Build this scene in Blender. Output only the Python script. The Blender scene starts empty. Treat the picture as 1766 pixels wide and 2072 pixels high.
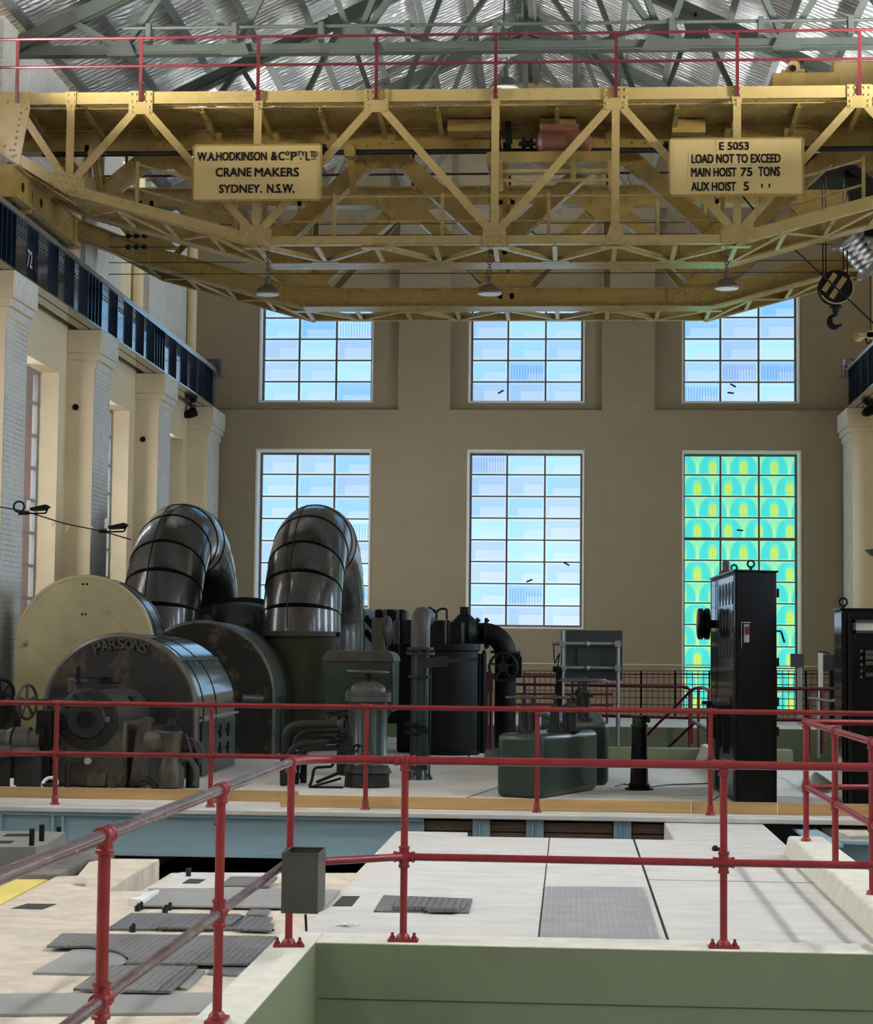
import bpy, bmesh, math, random
from mathutils import Vector as V, Matrix
S = bpy.context.scene; COL = S.collection; PI = math.pi
random.seed(7)
# ---------------- camera ----------------
F_PX = 3935.0; EYE = 1.65
YAW, PITCH, ROLL = [math.radians(a) for a in (3.956, 4.067, 0.604)]
_f = V((-math.sin(YAW)*math.cos(PITCH), math.cos(YAW)*math.cos(PITCH), math.sin(PITCH)))
_r = V((math.cos(YAW), math.sin(YAW), 0)); _u = _r.cross(_f)
CR = _r*math.cos(ROLL)+_u*math.sin(ROLL); CU = _u*math.cos(ROLL)-_r*math.sin(ROLL); CF = _f
cam = bpy.data.cameras.new('camera'); co = bpy.data.objects.new('camera', cam); COL.objects.link(co)
cam.sensor_fit = 'HORIZONTAL'; cam.sensor_width = 36.0; cam.lens = F_PX/1766*36; cam.clip_end = 500; cam.clip_start = .1
co.matrix_world = Matrix(((CR.x, CU.x, -CF.x, 0), (CR.y, CU.y, -CF.y, 0), (CR.z, CU.z, -CF.z, EYE), (0, 0, 0, 1)))
S.camera = co
S.view_settings.view_transform = 'Standard'; S.view_settings.look = 'None'
S.view_settings.gamma = 1; S.view_settings.use_curve_mapping = False
S.view_settings.exposure = 0.0
S.cycles.max_bounces = 8; S.cycles.diffuse_bounces = 5; S.cycles.glossy_bounces = 4; S.cycles.transparent_max_bounces = 12
# ---------------- sky ----------------
W = bpy.data.worlds.new('sky'); S.world = W; W.use_nodes = True
wn = W.node_tree.nodes; wl = W.node_tree.links
bg = wn['Background']; tcw = wn.new('ShaderNodeTexCoord'); sep = wn.new('ShaderNodeSeparateXYZ'); rmp = wn.new('ShaderNodeValToRGB')
wl.new(tcw.outputs['Generated'], sep.inputs[0]); wl.new(sep.outputs['Z'], rmp.inputs[0]); wl.new(rmp.outputs[0], bg.inputs[0])
e = rmp.color_ramp.elements; e[0].position = 0.0; e[0].color = (.86, .93, 1, 1); e[1].position = .35; e[1].color = (.36, .66, 1, 1)
bg.inputs[1].default_value = 1.25
# ---------------- daylight at the side windows, and added lamps ----------------
def area(name, loc, rot, sx, sy, power, col, spread=180):
    l = bpy.data.lights.new(name, 'AREA'); l.shape = 'RECTANGLE'; l.size = sx; l.size_y = sy; l.energy = power; l.color = col; l.spread = math.radians(spread)
    o = bpy.data.objects.new(name, l); COL.objects.link(o); o.location = loc; o.rotation_euler = [math.radians(a) for a in rot]
    return o
BAYS = [4.35+5.3*i for i in range(8)]          # bay centres along the side walls
for i, y in enumerate(BAYS):
    near = y < 22; last = y > 40
    area('daylight_right', (7.45, y, 4.2), (0, 90, 0), 4.0, 1.4, 300 if near else (100 if last else 620), (.74, .87, 1.0))
    area('daylight_left', (-9.6, y, 4.2), (0, -90, 0), 4.0, .9, 350 if near else (380 if last else 150), (1.0, .98, .95), 110 if last else 180)
    if near:                                    # added lamps tilted down from high up to brighten the near floor
        area('daylight_high', (7.2, y, 9.4), (0, 40, 0), 1.6, 1.9, 750 if y > 17 else 1050, (.95, .97, 1.0), 100)
        area('daylight_high', (-9.3, y, 9.4), (0, -40, 0), 1.6, 1.9, 1050 if y > 17 else 1550, (1.0, .97, .92), 100)
    if 17 < y < 38:                             # added uplights that brighten the foil roof from below
        area('daylight_roof', (7.2, y, 9.6), (0, 138, 0), 1.4, 1.9, 10500 if y < 33 else 5000, (.96, .98, 1.0), 120)
        area('daylight_roof', (-9.3, y, 9.6), (0, -138, 0), 1.4, 1.9, 10500 if y < 33 else 5000, (1.0, .99, .95), 120)
for i, x in enumerate((-6, -1, 4)):
    area('daylight_rear', (x, -14.4, 6), (90, 0, 0), 2.6, 6, 110, (1.0, .93, .82))  # added fill lamps behind the camera, aimed down the hall
# ---------------- helpers ----------------
def ray(x, y): return CR*((x-883)/F_PX)-CU*((y-1036)/F_PX)+CF
def G(x, y, z=0.0):
    r = ray(x, y); return V((0, 0, EYE))+r*((z-EYE)/r.z)
def P(x, y, d):
    r = ray(x, y); return V((0, 0, EYE))+r*(d/r.y)
def perp(d, up=(0, 0, 1)):
    d = d.normalized(); up = V(up)
    if abs(d.dot(up)) > .98: up = V((1, 0, 0)) if abs(d.x) < .9 else V((0, 1, 0))
    a = d.cross(up).normalized(); return a, a.cross(d).normalized()
class MB:
    def __init__(s): s.v = []; s.f = []
    def add(s, vs, fs):
        n = len(s.v); s.v += [V(q) for q in vs]; s.f += [tuple(i+n for i in f) for f in fs]; return s
    def box(s, x0, x1, y0, y1, z0, z1):
        return s.add([(x0, y0, z0), (x1, y0, z0), (x1, y1, z0), (x0, y1, z0), (x0, y0, z1), (x1, y0, z1), (x1, y1, z1), (x0, y1, z1)],
                     [(3, 2, 1, 0), (4, 5, 6, 7), (0, 1, 5, 4), (1, 2, 6, 5), (2, 3, 7, 6), (3, 0, 4, 7)])
    def cbox(s, c, sx, sy, sz, rz=0):
        m = Matrix.Rotation(rz, 3, 'Z'); c = V(c)
        q = [c+m@V((a*sx/2, b*sy/2, d*sz/2)) for d in (-1, 1) for a, b in ((-1, -1), (1, -1), (1, 1), (-1, 1))]
        return s.add(q, [(3, 2, 1, 0), (4, 5, 6, 7), (0, 1, 5, 4), (1, 2, 6, 5), (2, 3, 7, 6), (3, 0, 4, 7)])
    def bar(s, p, q, w, h, up=(0, 0, 1)):       # w across, h along up
        p = V(p); q = V(q); a, b = perp(q-p, up); a = a*w/2; b = b*h/2
        return s.add([p-a-b, p+a-b, p+a+b, p-a+b, q-a-b, q+a-b, q+a+b, q-a+b],
                     [(0, 1, 2, 3), (7, 6, 5, 4), (0, 4, 5, 1), (1, 5, 6, 2), (2, 6, 7, 3), (3, 7, 4, 0)])
    def cyl(s, p, q, r, r2=None, n=16):
        p = V(p); q = V(q); r2 = r if r2 is None else r2; a, b = perp(q-p)
        vs = [p+(a*math.cos(t)+b*math.sin(t))*r for t in [2*PI*i/n for i in range(n)]]
        vs += [q+(a*math.cos(t)+b*math.sin(t))*r2 for t in [2*PI*i/n for i in range(n)]]
        return s.add(vs, [(i, (i+1) % n, n+(i+1) % n, n+i) for i in range(n)]+[tuple(range(n-1, -1, -1)), tuple(range(n, 2*n))])
    def lathe(s, o, ax, prof, n=24, arc=None):   # prof: [(radius, height)]
        o = V(o); ax = V(ax).normalized(); a, b = perp(ax); vs = []; fs = []
        for r, h in prof:
            vs += [o+ax*h+(a*math.cos(t)+b*math.sin(t))*max(r, 1e-4) for t in [2*PI*i/n for i in range(n)]]
        for k in range(len(prof)-1):
            fs += [(k*n+i, k*n+(i+1) % n, (k+1)*n+(i+1) % n, (k+1)*n+i) for i in range(n)]
        fs += [tuple(range(n-1, -1, -1)), tuple(range((len(prof)-1)*n, len(prof)*n))]
        return s.add(vs, fs)
    def tube(s, pts, r, n=10, closed=False, ref=None):
        pts = [V(p) for p in pts]; m = len(pts); vs = []; fs = []; a = None
        for i, p in enumerate(pts):
            t = (pts[(i+1) % m]-pts[i-1]) if closed else (pts[min(i+1, m-1)]-pts[max(i-1, 0)])
            t.normalize()
            if a is None: a, b = perp(t, ref or (0, 0, 1))
            else:
                a = (a-t*a.dot(t)).normalized(); b = t.cross(a).normalized()*(1 if b.dot(t.cross(a)) > 0 else -1)
            rr = r[i] if isinstance(r, (list, tuple)) else r
            vs += [p+(a*math.cos(2*PI*k/n)+b*math.sin(2*PI*k/n))*rr for k in range(n)]
        for i in range(m if closed else m-1):
            j = (i+1) % m
            fs += [(i*n+k, i*n+(k+1) % n, j*n+(k+1) % n, j*n+k) for k in range(n)]
        if not closed: fs += [tuple(range(n-1, -1, -1)), tuple(range((m-1)*n, m*n))]
        return s.add(vs, fs)
    def torus(s, c, ax, R, r, n=28, m=8):
        c = V(c); a, b = perp(V(ax))
        return s.tube([c+(a*math.cos(2*PI*i/n)+b*math.sin(2*PI*i/n))*R for i in range(n)], r, m, True, ref=ax)
    def prism(s, pts, vec):
        pts = [V(p) for p in pts]; n = len(pts); vec = V(vec)
        return s.add(pts+[p+vec for p in pts], [tuple(range(n)), tuple(range(2*n-1, n-1, -1))]+[(i, n+i, n+(i+1) % n, (i+1) % n) for i in range(n)])
    def sphere(s, c, r, n=12, sz=1.0):
        return s.lathe(V(c)-V((0, 0, r*sz)), (0, 0, 1), [(r*math.sin(PI*k/8), r*sz*(1-math.cos(PI*k/8))) for k in range(9)], n)
    def rivet(s, p, d, r=.022):
        p = V(p); d = V(d).normalized(); return s.lathe(p, d, [(r, -.002), (r*.85, r*.45), (r*.4, r*.75)], 6)
    def xf(s, m):
        s.v = [m@q for q in s.v]; return s
    def join(s, o): return s.add(o.v, o.f)
    def build(s, name, mat, parent=None, bev=0, seg=2, sharp=38, label=None):
        me = bpy.data.meshes.new(name)
        if parent is not None: o0 = wloc(parent)
        else:
            lo = V([min(q[i] for q in s.v) for i in range(3)]); hi = V([max(q[i] for q in s.v) for i in range(3)])
            o0 = V(((lo.x+hi.x)/2, (lo.y+hi.y)/2, lo.z))
        me.from_pydata([q-o0 for q in s.v], [], s.f)
        bm = bmesh.new(); bm.from_mesh(me); bmesh.ops.recalc_face_normals(bm, faces=bm.faces); bm.to_mesh(me); bm.free()
        for p in me.polygons: p.use_smooth = True
        me.set_sharp_from_angle(angle=math.radians(sharp))
        me.materials.append(mat)
        o = bpy.data.objects.new(name, me); COL.objects.link(o)
        if parent is not None: o.parent = parent
        else: o.location = o0
        if bev:
            b = o.modifiers.new('bevel', 'BEVEL'); b.width = bev; b.segments = seg; b.limit_method = 'ANGLE'; b.angle_limit = math.radians(40); b.harden_normals = False
        if label: o['label'] = label
        return o
def wloc(o):
    r = V((0, 0, 0))
    while o is not None: r = r+o.location; o = o.parent
    return r
def tag(o, label, cat, group=None, kind=None):
    o['label'] = label; o['category'] = cat
    if group: o['group'] = group
    if kind: o['kind'] = kind
    return o
def T(name, label, cat, loc, group=None):
    o = bpy.data.objects.new(name, None); COL.objects.link(o); o.location = loc; o.empty_display_size = .1
    return tag(o, label, cat, group)
def struct(o):
    o['kind'] = 'structure'; return o
def copy_tree(o, parent=None, **props):
    c = o.copy(); COL.objects.link(c)
    if parent is not None: c.parent = parent
    for k in props: c[k] = props[k]
    for ch in list(o.children): copy_tree(ch, c)
    return c
def arc(c, a, b, r, t0, t1, n):                  # points on an arc in the plane of unit vectors a, b
    c = V(c); a = V(a); b = V(b)
    return [c+(a*math.cos(t0+(t1-t0)*i/n)+b*math.sin(t0+(t1-t0)*i/n))*r for i in range(n+1)]
def pipe_path(pts, r, n=6):                      # polyline with rounded corners
    pts = [V(p) for p in pts]; out = [pts[0]]
    for i in range(1, len(pts)-1):
        p = pts[i]; a = (pts[i-1]-p); b = (pts[i+1]-p); rr = min(r, a.length*.48, b.length*.48)
        A = p+a.normalized()*rr; B = p+b.normalized()*rr
        for k in range(n+1):
            t = k/n; out.append(A*(1-t)**2+p*2*t*(1-t)+B*t*t)
    return out+[pts[-1]]
def text_mb(s, w, h, depth, off=0.0, bold=0.0):  # text as geometry, lower-left at origin in the XZ plane, facing -Y, fitted to w x h
    cu = bpy.data.curves.new('t', 'FONT'); cu.body = s; cu.extrude = .5; cu.resolution_u = 3
    ob = bpy.data.objects.new('t', cu); COL.objects.link(ob)
    bpy.context.view_layer.update()
    me = bpy.data.meshes.new_from_object(ob.evaluated_get(bpy.context.evaluated_depsgraph_get()))
    vs = [v.co.copy() for v in me.vertices]; fs = [tuple(p.vertices) for p in me.polygons]
    bpy.data.objects.remove(ob); bpy.data.curves.remove(cu); bpy.data.meshes.remove(me)
    x0 = min(v.x for v in vs); x1 = max(v.x for v in vs); y0 = min(v.y for v in vs); y1 = max(v.y for v in vs)
    sx = w/(x1-x0) if w else h/(y1-y0); m = MB(); b = bold*h
    for k, (dx, dz) in enumerate(((0, 0), (b, 0), (0, b), (b, b)) if b else ((0, 0),)):
        m.add([((v.x-x0)*sx*(1-b/max(w, b*2) if w else 1)+dx, -(v.z+.5)*depth-k*.0006, (v.y-y0)*(h-b)/(y1-y0)+dz) for v in vs], fs)
    return m
# ---------------- materials ----------------
def mat(name, col, rough=.5, metal=0.0, var=.12, scale=3.0, bump=0.0, bscale=60.0, col2=None, amt=.5, cscale=2.0, spec=.5, edge=.08, stretch=(1, 1, 1), coat=0.0):
    m = bpy.data.materials.new(name); m.use_nodes = True; n = m.node_tree.nodes; l = m.node_tree.links
    b = n['Principled BSDF']; b.inputs['Metallic'].default_value = metal; b.inputs['Specular IOR Level'].default_value = spec
    b.inputs['Coat Weight'].default_value = coat; b.inputs['Coat Roughness'].default_value = .09
    g = n.new('ShaderNodeNewGeometry'); mp = n.new('ShaderNodeMapping'); mp.inputs['Scale'].default_value = stretch
    l.new(g.outputs['Position'], mp.inputs[0]); pos = mp.outputs[0]
    t = n.new('ShaderNodeTexNoise'); t.inputs['Scale'].default_value = scale; t.inputs['Detail'].default_value = 6; t.inputs['Roughness'].default_value = .62
    l.new(pos, t.inputs['Vector'])
    mr = n.new('ShaderNodeMapRange'); mr.inputs[1].default_value = .3; mr.inputs[2].default_value = .7; mr.inputs[3].default_value = 1-var; mr.inputs[4].default_value = 1+var
    l.new(t.outputs['Fac'], mr.inputs[0])
    mx = n.new('ShaderNodeMix'); mx.data_type = 'RGBA'; mx.blend_type = 'MULTIPLY'; mx.inputs[0].default_value = 1
    mx.inputs[6].default_value = (*col, 1); l.new(mr.outputs[0], mx.inputs[7]); c = mx.outputs[2]
    if col2:
        t2 = n.new('ShaderNodeTexNoise'); t2.inputs['Scale'].default_value = cscale; t2.inputs['Detail'].default_value = 9; t2.inputs['Roughness'].default_value = .68
        l.new(pos, t2.inputs['Vector'])
        r2 = n.new('ShaderNodeMapRange'); r2.inputs[1].default_value = 1-amt-edge; r2.inputs[2].default_value = 1-amt+edge; l.new(t2.outputs['Fac'], r2.inputs[0])
        m2 = n.new('ShaderNodeMix'); m2.data_type = 'RGBA'; l.new(r2.outputs[0], m2.inputs[0]); l.new(c, m2.inputs[6]); m2.inputs[7].default_value = (*col2, 1); c = m2.outputs[2]
    l.new(c, b.inputs['Base Color'])
    rr = n.new('ShaderNodeMapRange'); rr.inputs[3].default_value = max(rough-.1, .03); rr.inputs[4].default_value = min(rough+.1, 1); l.new(t.outputs['Fac'], rr.inputs[0]); l.new(rr.outputs[0], b.inputs['Roughness'])
    if bump:
        t3 = n.new('ShaderNodeTexNoise'); t3.inputs['Scale'].default_value = bscale; t3.inputs['Detail'].default_value = 4; l.new(pos, t3.inputs['Vector'])
        bu = n.new('ShaderNodeBump'); bu.inputs['Strength'].default_value = bump; bu.inputs['Distance'].default_value = .02; l.new(t3.outputs['Fac'], bu.inputs['Height']); l.new(bu.outputs[0], b.inputs['Normal'])
    m['b'] = 1
    return m
def brick(m, axes, strength=.5, mortar=None, rowh=.076, bw=.235):
    """painted brickwork: brick courses pressed into the surface; axes picks the wall's two directions"""
    n = m.node_tree.nodes; l = m.node_tree.links; b = n['Principled BSDF']
    g = n.new('ShaderNodeNewGeometry'); s = n.new('ShaderNodeSeparateXYZ'); c = n.new('ShaderNodeCombineXYZ')
    l.new(g.outputs['Position'], s.inputs[0]); l.new(s.outputs[axes[0]], c.inputs[0]); l.new(s.outputs[axes[1]], c.inputs[1])
    t = n.new('ShaderNodeTexBrick'); t.inputs['Scale'].default_value = 1; t.inputs['Brick Width'].default_value = bw; t.inputs['Row Height'].default_value = rowh
    t.inputs['Mortar Size'].default_value = .006; t.inputs['Mortar Smooth'].default_value = .4; t.inputs['Color1'].default_value = (1, 1, 1, 1); t.inputs['Color2'].default_value = (.9, .9, .9, 1); t.inputs['Mortar'].default_value = (0, 0, 0, 1)
    l.new(c.outputs[0], t.inputs['Vector'])
    bu = n.new('ShaderNodeBump'); bu.inputs['Strength'].default_value = strength; bu.inputs['Distance'].default_value = .01
    l.new(t.outputs['Color'], bu.inputs['Height']); l.new(bu.outputs[0], b.inputs['Normal'])
    if mortar:
        src = b.inputs['Base Color'].links[0].from_socket; nz = n.new('ShaderNodeTexNoise'); nz.inputs['Scale'].default_value = 1.3; nz.inputs['Detail'].default_value = 5
        l.new(g.outputs['Position'], nz.inputs['Vector'])
        r = n.new('ShaderNodeMapRange'); r.inputs[1].default_value = .42; r.inputs[2].default_value = .62; r.inputs[4].default_value = .75; l.new(nz.outputs['Fac'], r.inputs[0])
        k = n.new('ShaderNodeMath'); k.operation = 'MULTIPLY'; l.new(t.outputs['Fac'], k.inputs[0]); l.new(r.outputs[0], k.inputs[1])
        x = n.new('ShaderNodeMix'); x.data_type = 'RGBA'; l.new(k.outputs[0], x.inputs[0]); l.new(src, x.inputs[6]); x.inputs[7].default_value = (*mortar, 1); l.new(x.outputs[2], b.inputs['Base Color'])
    return m
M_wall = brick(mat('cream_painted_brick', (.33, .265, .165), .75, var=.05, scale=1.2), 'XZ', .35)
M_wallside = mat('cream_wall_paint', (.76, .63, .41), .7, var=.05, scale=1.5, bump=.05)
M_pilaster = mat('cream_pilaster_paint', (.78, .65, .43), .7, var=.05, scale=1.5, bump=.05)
M_white_brick = brick(mat('whitewashed_brick', (.63, .61, .56), .7, var=.1, scale=6), 'YZ', .8, mortar=(.25, .23, .2))
M_stone = mat('bearing_stone', (.60, .58, .53), .8, var=.12, scale=8, bump=.3, bscale=30)
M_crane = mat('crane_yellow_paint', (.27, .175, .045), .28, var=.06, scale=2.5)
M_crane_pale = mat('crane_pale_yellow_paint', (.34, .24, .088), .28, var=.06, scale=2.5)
M_red = mat('red_rail_paint', (.205, .011, .013), .32, var=.14, scale=9, bump=.08, bscale=90)
M_worn = mat('worn_rail_metal', (.36, .25, .26), .27, metal=.85, var=.22, scale=6, col2=(.20, .03, .035), amt=.40, cscale=7, edge=.12, stretch=(3, .5, 3))
M_edge = mat('bare_casing_edge', (.13, .118, .10), .3, metal=.4, var=.2, scale=5)  # lighter metal tone stands for the highlight along rolled casing edges
M_dirty = mat('dirty_concrete', (.20, .18, .15), .9, var=.3, scale=4, bump=.3, bscale=15, col2=(.09, .08, .07), amt=.5, cscale=2)
M_bed = mat('grey_bed_plate', (.17, .165, .155), .7, var=.2, scale=4)
M_dkred = mat('dark_red_paint', (.085, .006, .009), .4, var=.1)
M_navy = mat('navy_girder_paint', (.010, .022, .046), .14, var=.15, scale=5, coat=1.0)
M_steel = mat('bright_rail_steel', (.55, .55, .54), .3, metal=.9, var=.15, scale=8)
M_truss = mat('grey_green_truss_paint', (.062, .072, .058), .55, var=.1)
M_purlin = mat('galvanised_purlin', (.17, .178, .165), .45, metal=.35, var=.1)
M_conc = mat('pale_concrete', (.50, .497, .475), .85, var=.13, scale=2.5, bump=.1, bscale=40, col2=(.57, .51, .43), amt=.37, cscale=.9, edge=.2, stretch=(1, 2, 1))
M_rough = mat('rough_concrete', (.54, .47, .37), .9, var=.2, scale=5, bump=.5, bscale=14)
M_plat = mat('platform_concrete', (.64, .60, .545), .7, var=.1, scale=2, bump=.05)
M_green_kerb = mat('sage_green_paint', (.165, .185, .10), .6, var=.06, scale=1.5, bump=.05)
M_kerb_top = mat('worn_kerb_concrete', (.60, .58, .50), .85, var=.12, scale=7, bump=.25, bscale=35)
M_blue = mat('blue_grey_beam_paint', (.26, .38, .43), .5, var=.06, scale=1.6)
M_timber = mat('varnished_timber', (.46, .285, .11), .5, var=.15, scale=4, stretch=(.3, 6, 6))
M_oldwood = mat('old_timber', (.16, .11, .07), .8, var=.35, scale=5, stretch=(.4, 6, 8))
M_pit = mat('dark_pit', (.025, .024, .022), .9)
M_black = mat('black_iron', (.006, .006, .006), .42, spec=.14, var=.25, scale=6, bump=.08)
M_iron = mat('dark_iron', (.015, .0145, .013), .45, spec=.25, var=.25, scale=5, bump=.06)
M_gloss = mat('black_gloss_enamel', (.003, .003, .0035), .25, var=.1, spec=.12)
M_duct = mat('duct_sheet_metal', (.042, .038, .036), .30, metal=.5, var=.22, scale=2.2, bump=.05, bscale=9, coat=.7)
M_duct2 = mat('duct_sheet_metal_pale', (.055, .050, .046), .29, metal=.5, var=.22, scale=2.6, bump=.05, bscale=8, coat=.7)
M_green = mat('dark_green_machine_paint', (.014, .026, .019), .35, var=.18, scale=4, bump=.04, coat=.2, spec=.3)
M_green_lt = mat('green_casing_paint', (.055, .075, .066), .25, var=.15, scale=3, coat=1.0)
M_beige = mat('weathered_beige_paint', (.38, .335, .185), .6, var=.14, scale=2.5, col2=(.11, .09, .055), amt=.33, cscale=3.2, edge=.05)
M_disc = mat('rusted_casing_face', (.022, .021, .020), .5, spec=.25, var=.18, scale=3, col2=(.085, .055, .03), amt=.40, cscale=2.4, edge=.05)
M_rust = mat('rusty_casing_face', (.024, .020, .016), .6, spec=.25, var=.2, scale=3, col2=(.11, .08, .05), amt=.42, cscale=3.5, edge=.06)
M_oil = mat('oily_brass_paint', (.075, .058, .03), .4, var=.3, scale=6, col2=(.02, .018, .015), amt=.5, cscale=5, edge=.12)
M_olive = mat('olive_casing_paint', (.060, .058, .032), .55, spec=.25, var=.2, scale=3)
M_mach = mat('weathered_machine_grey', (.050, .045, .038), .42, spec=.3, var=.3, scale=5, bump=.08)
M_chrome = mat('polished_metal', (.6, .58, .52), .25, metal=.9)
M_white = mat('white_plastic', (.75, .75, .72), .5)
M_frame = mat('rusted_window_steel', (.15, .105, .095), .6, var=.2)  # rusted steel, its colour lightened to carry glare from the panes
M_sign = mat('sign_cream_yellow', (.52, .38, .15), .5, var=.05)
M_sash = mat('white_window_trim', (.86, .83, .74), .6)  # white stands for daylight on the window reveals; also the pale post
M_plate = mat('chequer_plate', (.27, .27, .27), .5, metal=.35, var=.15, scale=5)
M_plain = mat('plain_steel_plate', (.30, .30, .29), .55, metal=.2, var=.12, scale=2)
M_sheet = mat('folded_sheet_steel', (.07, .066, .055), .45, metal=.5, var=.2, scale=5)
M_enamel = mat('grey_enamel_shade', (.085, .068, .05), .35, var=.15, scale=9)
M_lampin = mat('white_enamel', (.75, .73, .70), .4)
M_orange = mat('orange_motor_paint', (.14, .042, .012), .45, var=.2, scale=7, col2=(.06, .04, .03), amt=.45, cscale=5)
M_board = mat('dark_board', (.03, .034, .036), .5)
M_galv = mat('galvanised_tube', (.30, .31, .31), .45, metal=.4)
M_yellow = mat('yellow_wall_paint', (.70, .56, .15), .6)
M_redbrick = mat('red_brick_outside', (.30, .11, .07), .8)
M_letter = mat('black_lettering', (.006, .005, .005), .7, spec=.1)
M_dial = mat('dial_face', (.008, .008, .009), .4, spec=.2)
M_panel = mat('polished_black_panel', (.012, .012, .013), .04, var=.05)
def pattern_plate():
    m = mat('ribbed_tread_plate', (.20, .20, .205), .45, metal=.4, var=.12, scale=5); n = m.node_tree.nodes; l = m.node_tree.links; b = n['Principled BSDF']
    g = n.new('ShaderNodeNewGeometry'); w = n.new('ShaderNodeTexWave'); w.wave_type = 'BANDS'; w.bands_direction = 'X'; w.inputs['Scale'].default_value = 7; w.inputs['Distortion'].default_value = .4
    l.new(g.outputs['Position'], w.inputs['Vector']); bu = n.new('ShaderNodeBump'); bu.inputs['Strength'].default_value = 1; bu.inputs['Distance'].default_value = .03
    l.new(w.outputs['Fac'], bu.inputs['Height']); l.new(bu.outputs[0], b.inputs['Normal']); return m
M_tread = pattern_plate()
def tread2(nm, col):
    m = mat(nm, col, .5, metal=.35, var=.15, scale=5); n = m.node_tree.nodes; l = m.node_tree.links; b = n['Principled BSDF']
    g = n.new('ShaderNodeNewGeometry'); w = n.new('ShaderNodeTexVoronoi'); w.inputs['Scale'].default_value = 26; w.inputs['Randomness'].default_value = .25
    l.new(g.outputs['Position'], w.inputs['Vector']); bu = n.new('ShaderNodeBump'); bu.inputs['Strength'].default_value = 1; bu.inputs['Distance'].default_value = .02
    l.new(w.outputs['Distance'], bu.inputs['Height']); l.new(bu.outputs[0], b.inputs['Normal']); return m
M_tread2 = tread2('raised_dot_tread_plate', (.19, .19, .195)); M_tread3 = tread2('worn_pale_tread_plate', (.38, .38, .385))
def foil():
    m = bpy.data.materials.new('crinkled_foil_insulation'); m.use_nodes = True; n = m.node_tree.nodes; l = m.node_tree.links; b = n['Principled BSDF']
    b.inputs['Metallic'].default_value = .25; b.inputs['Roughness'].default_value = .25; b.inputs['Base Color'].default_value = (.93, .93, .91, 1)
    g = n.new('ShaderNodeNewGeometry'); nz = n.new('ShaderNodeTexNoise'); nz.inputs['Scale'].default_value = 2.2; nz.inputs['Detail'].default_value = 3; l.new(g.outputs['Position'], nz.inputs['Vector'])
    ad = n.new('ShaderNodeVectorMath'); ad.operation = 'SCALE'; ad.inputs['Scale'].default_value = .30; l.new(nz.outputs['Color'], ad.inputs[0])
    a2 = n.new('ShaderNodeVectorMath'); a2.operation = 'ADD'; l.new(g.outputs['Position'], a2.inputs[0]); l.new(ad.outputs[0], a2.inputs[1])
    w = n.new('ShaderNodeTexWave'); w.wave_type = 'BANDS'; w.bands_direction = 'Y'; w.wave_profile = 'SIN'; w.inputs['Scale'].default_value = 1.8; w.inputs['Distortion'].default_value = 1.6; w.inputs['Detail'].default_value = 3; w.inputs['Detail Scale'].default_value = 2.5
    l.new(a2.outputs[0], w.inputs['Vector'])
    n2 = n.new('ShaderNodeTexNoise'); n2.inputs['Scale'].default_value = 9; n2.inputs['Detail'].default_value = 4; l.new(g.outputs['Position'], n2.inputs['Vector'])
    k = n.new('ShaderNodeMath'); k.operation = 'MULTIPLY_ADD'; k.inputs[1].default_value = .35; l.new(n2.outputs['Fac'], k.inputs[0]); l.new(w.outputs['Fac'], k.inputs[2])
    bu = n.new('ShaderNodeBump'); bu.inputs['Strength'].default_value = 1; bu.inputs['Distance'].default_value = .12; l.new(k.outputs[0], bu.inputs['Height']); l.new(bu.outputs[0], b.inputs['Normal'])
    return m
M_foil = foil()
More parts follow.
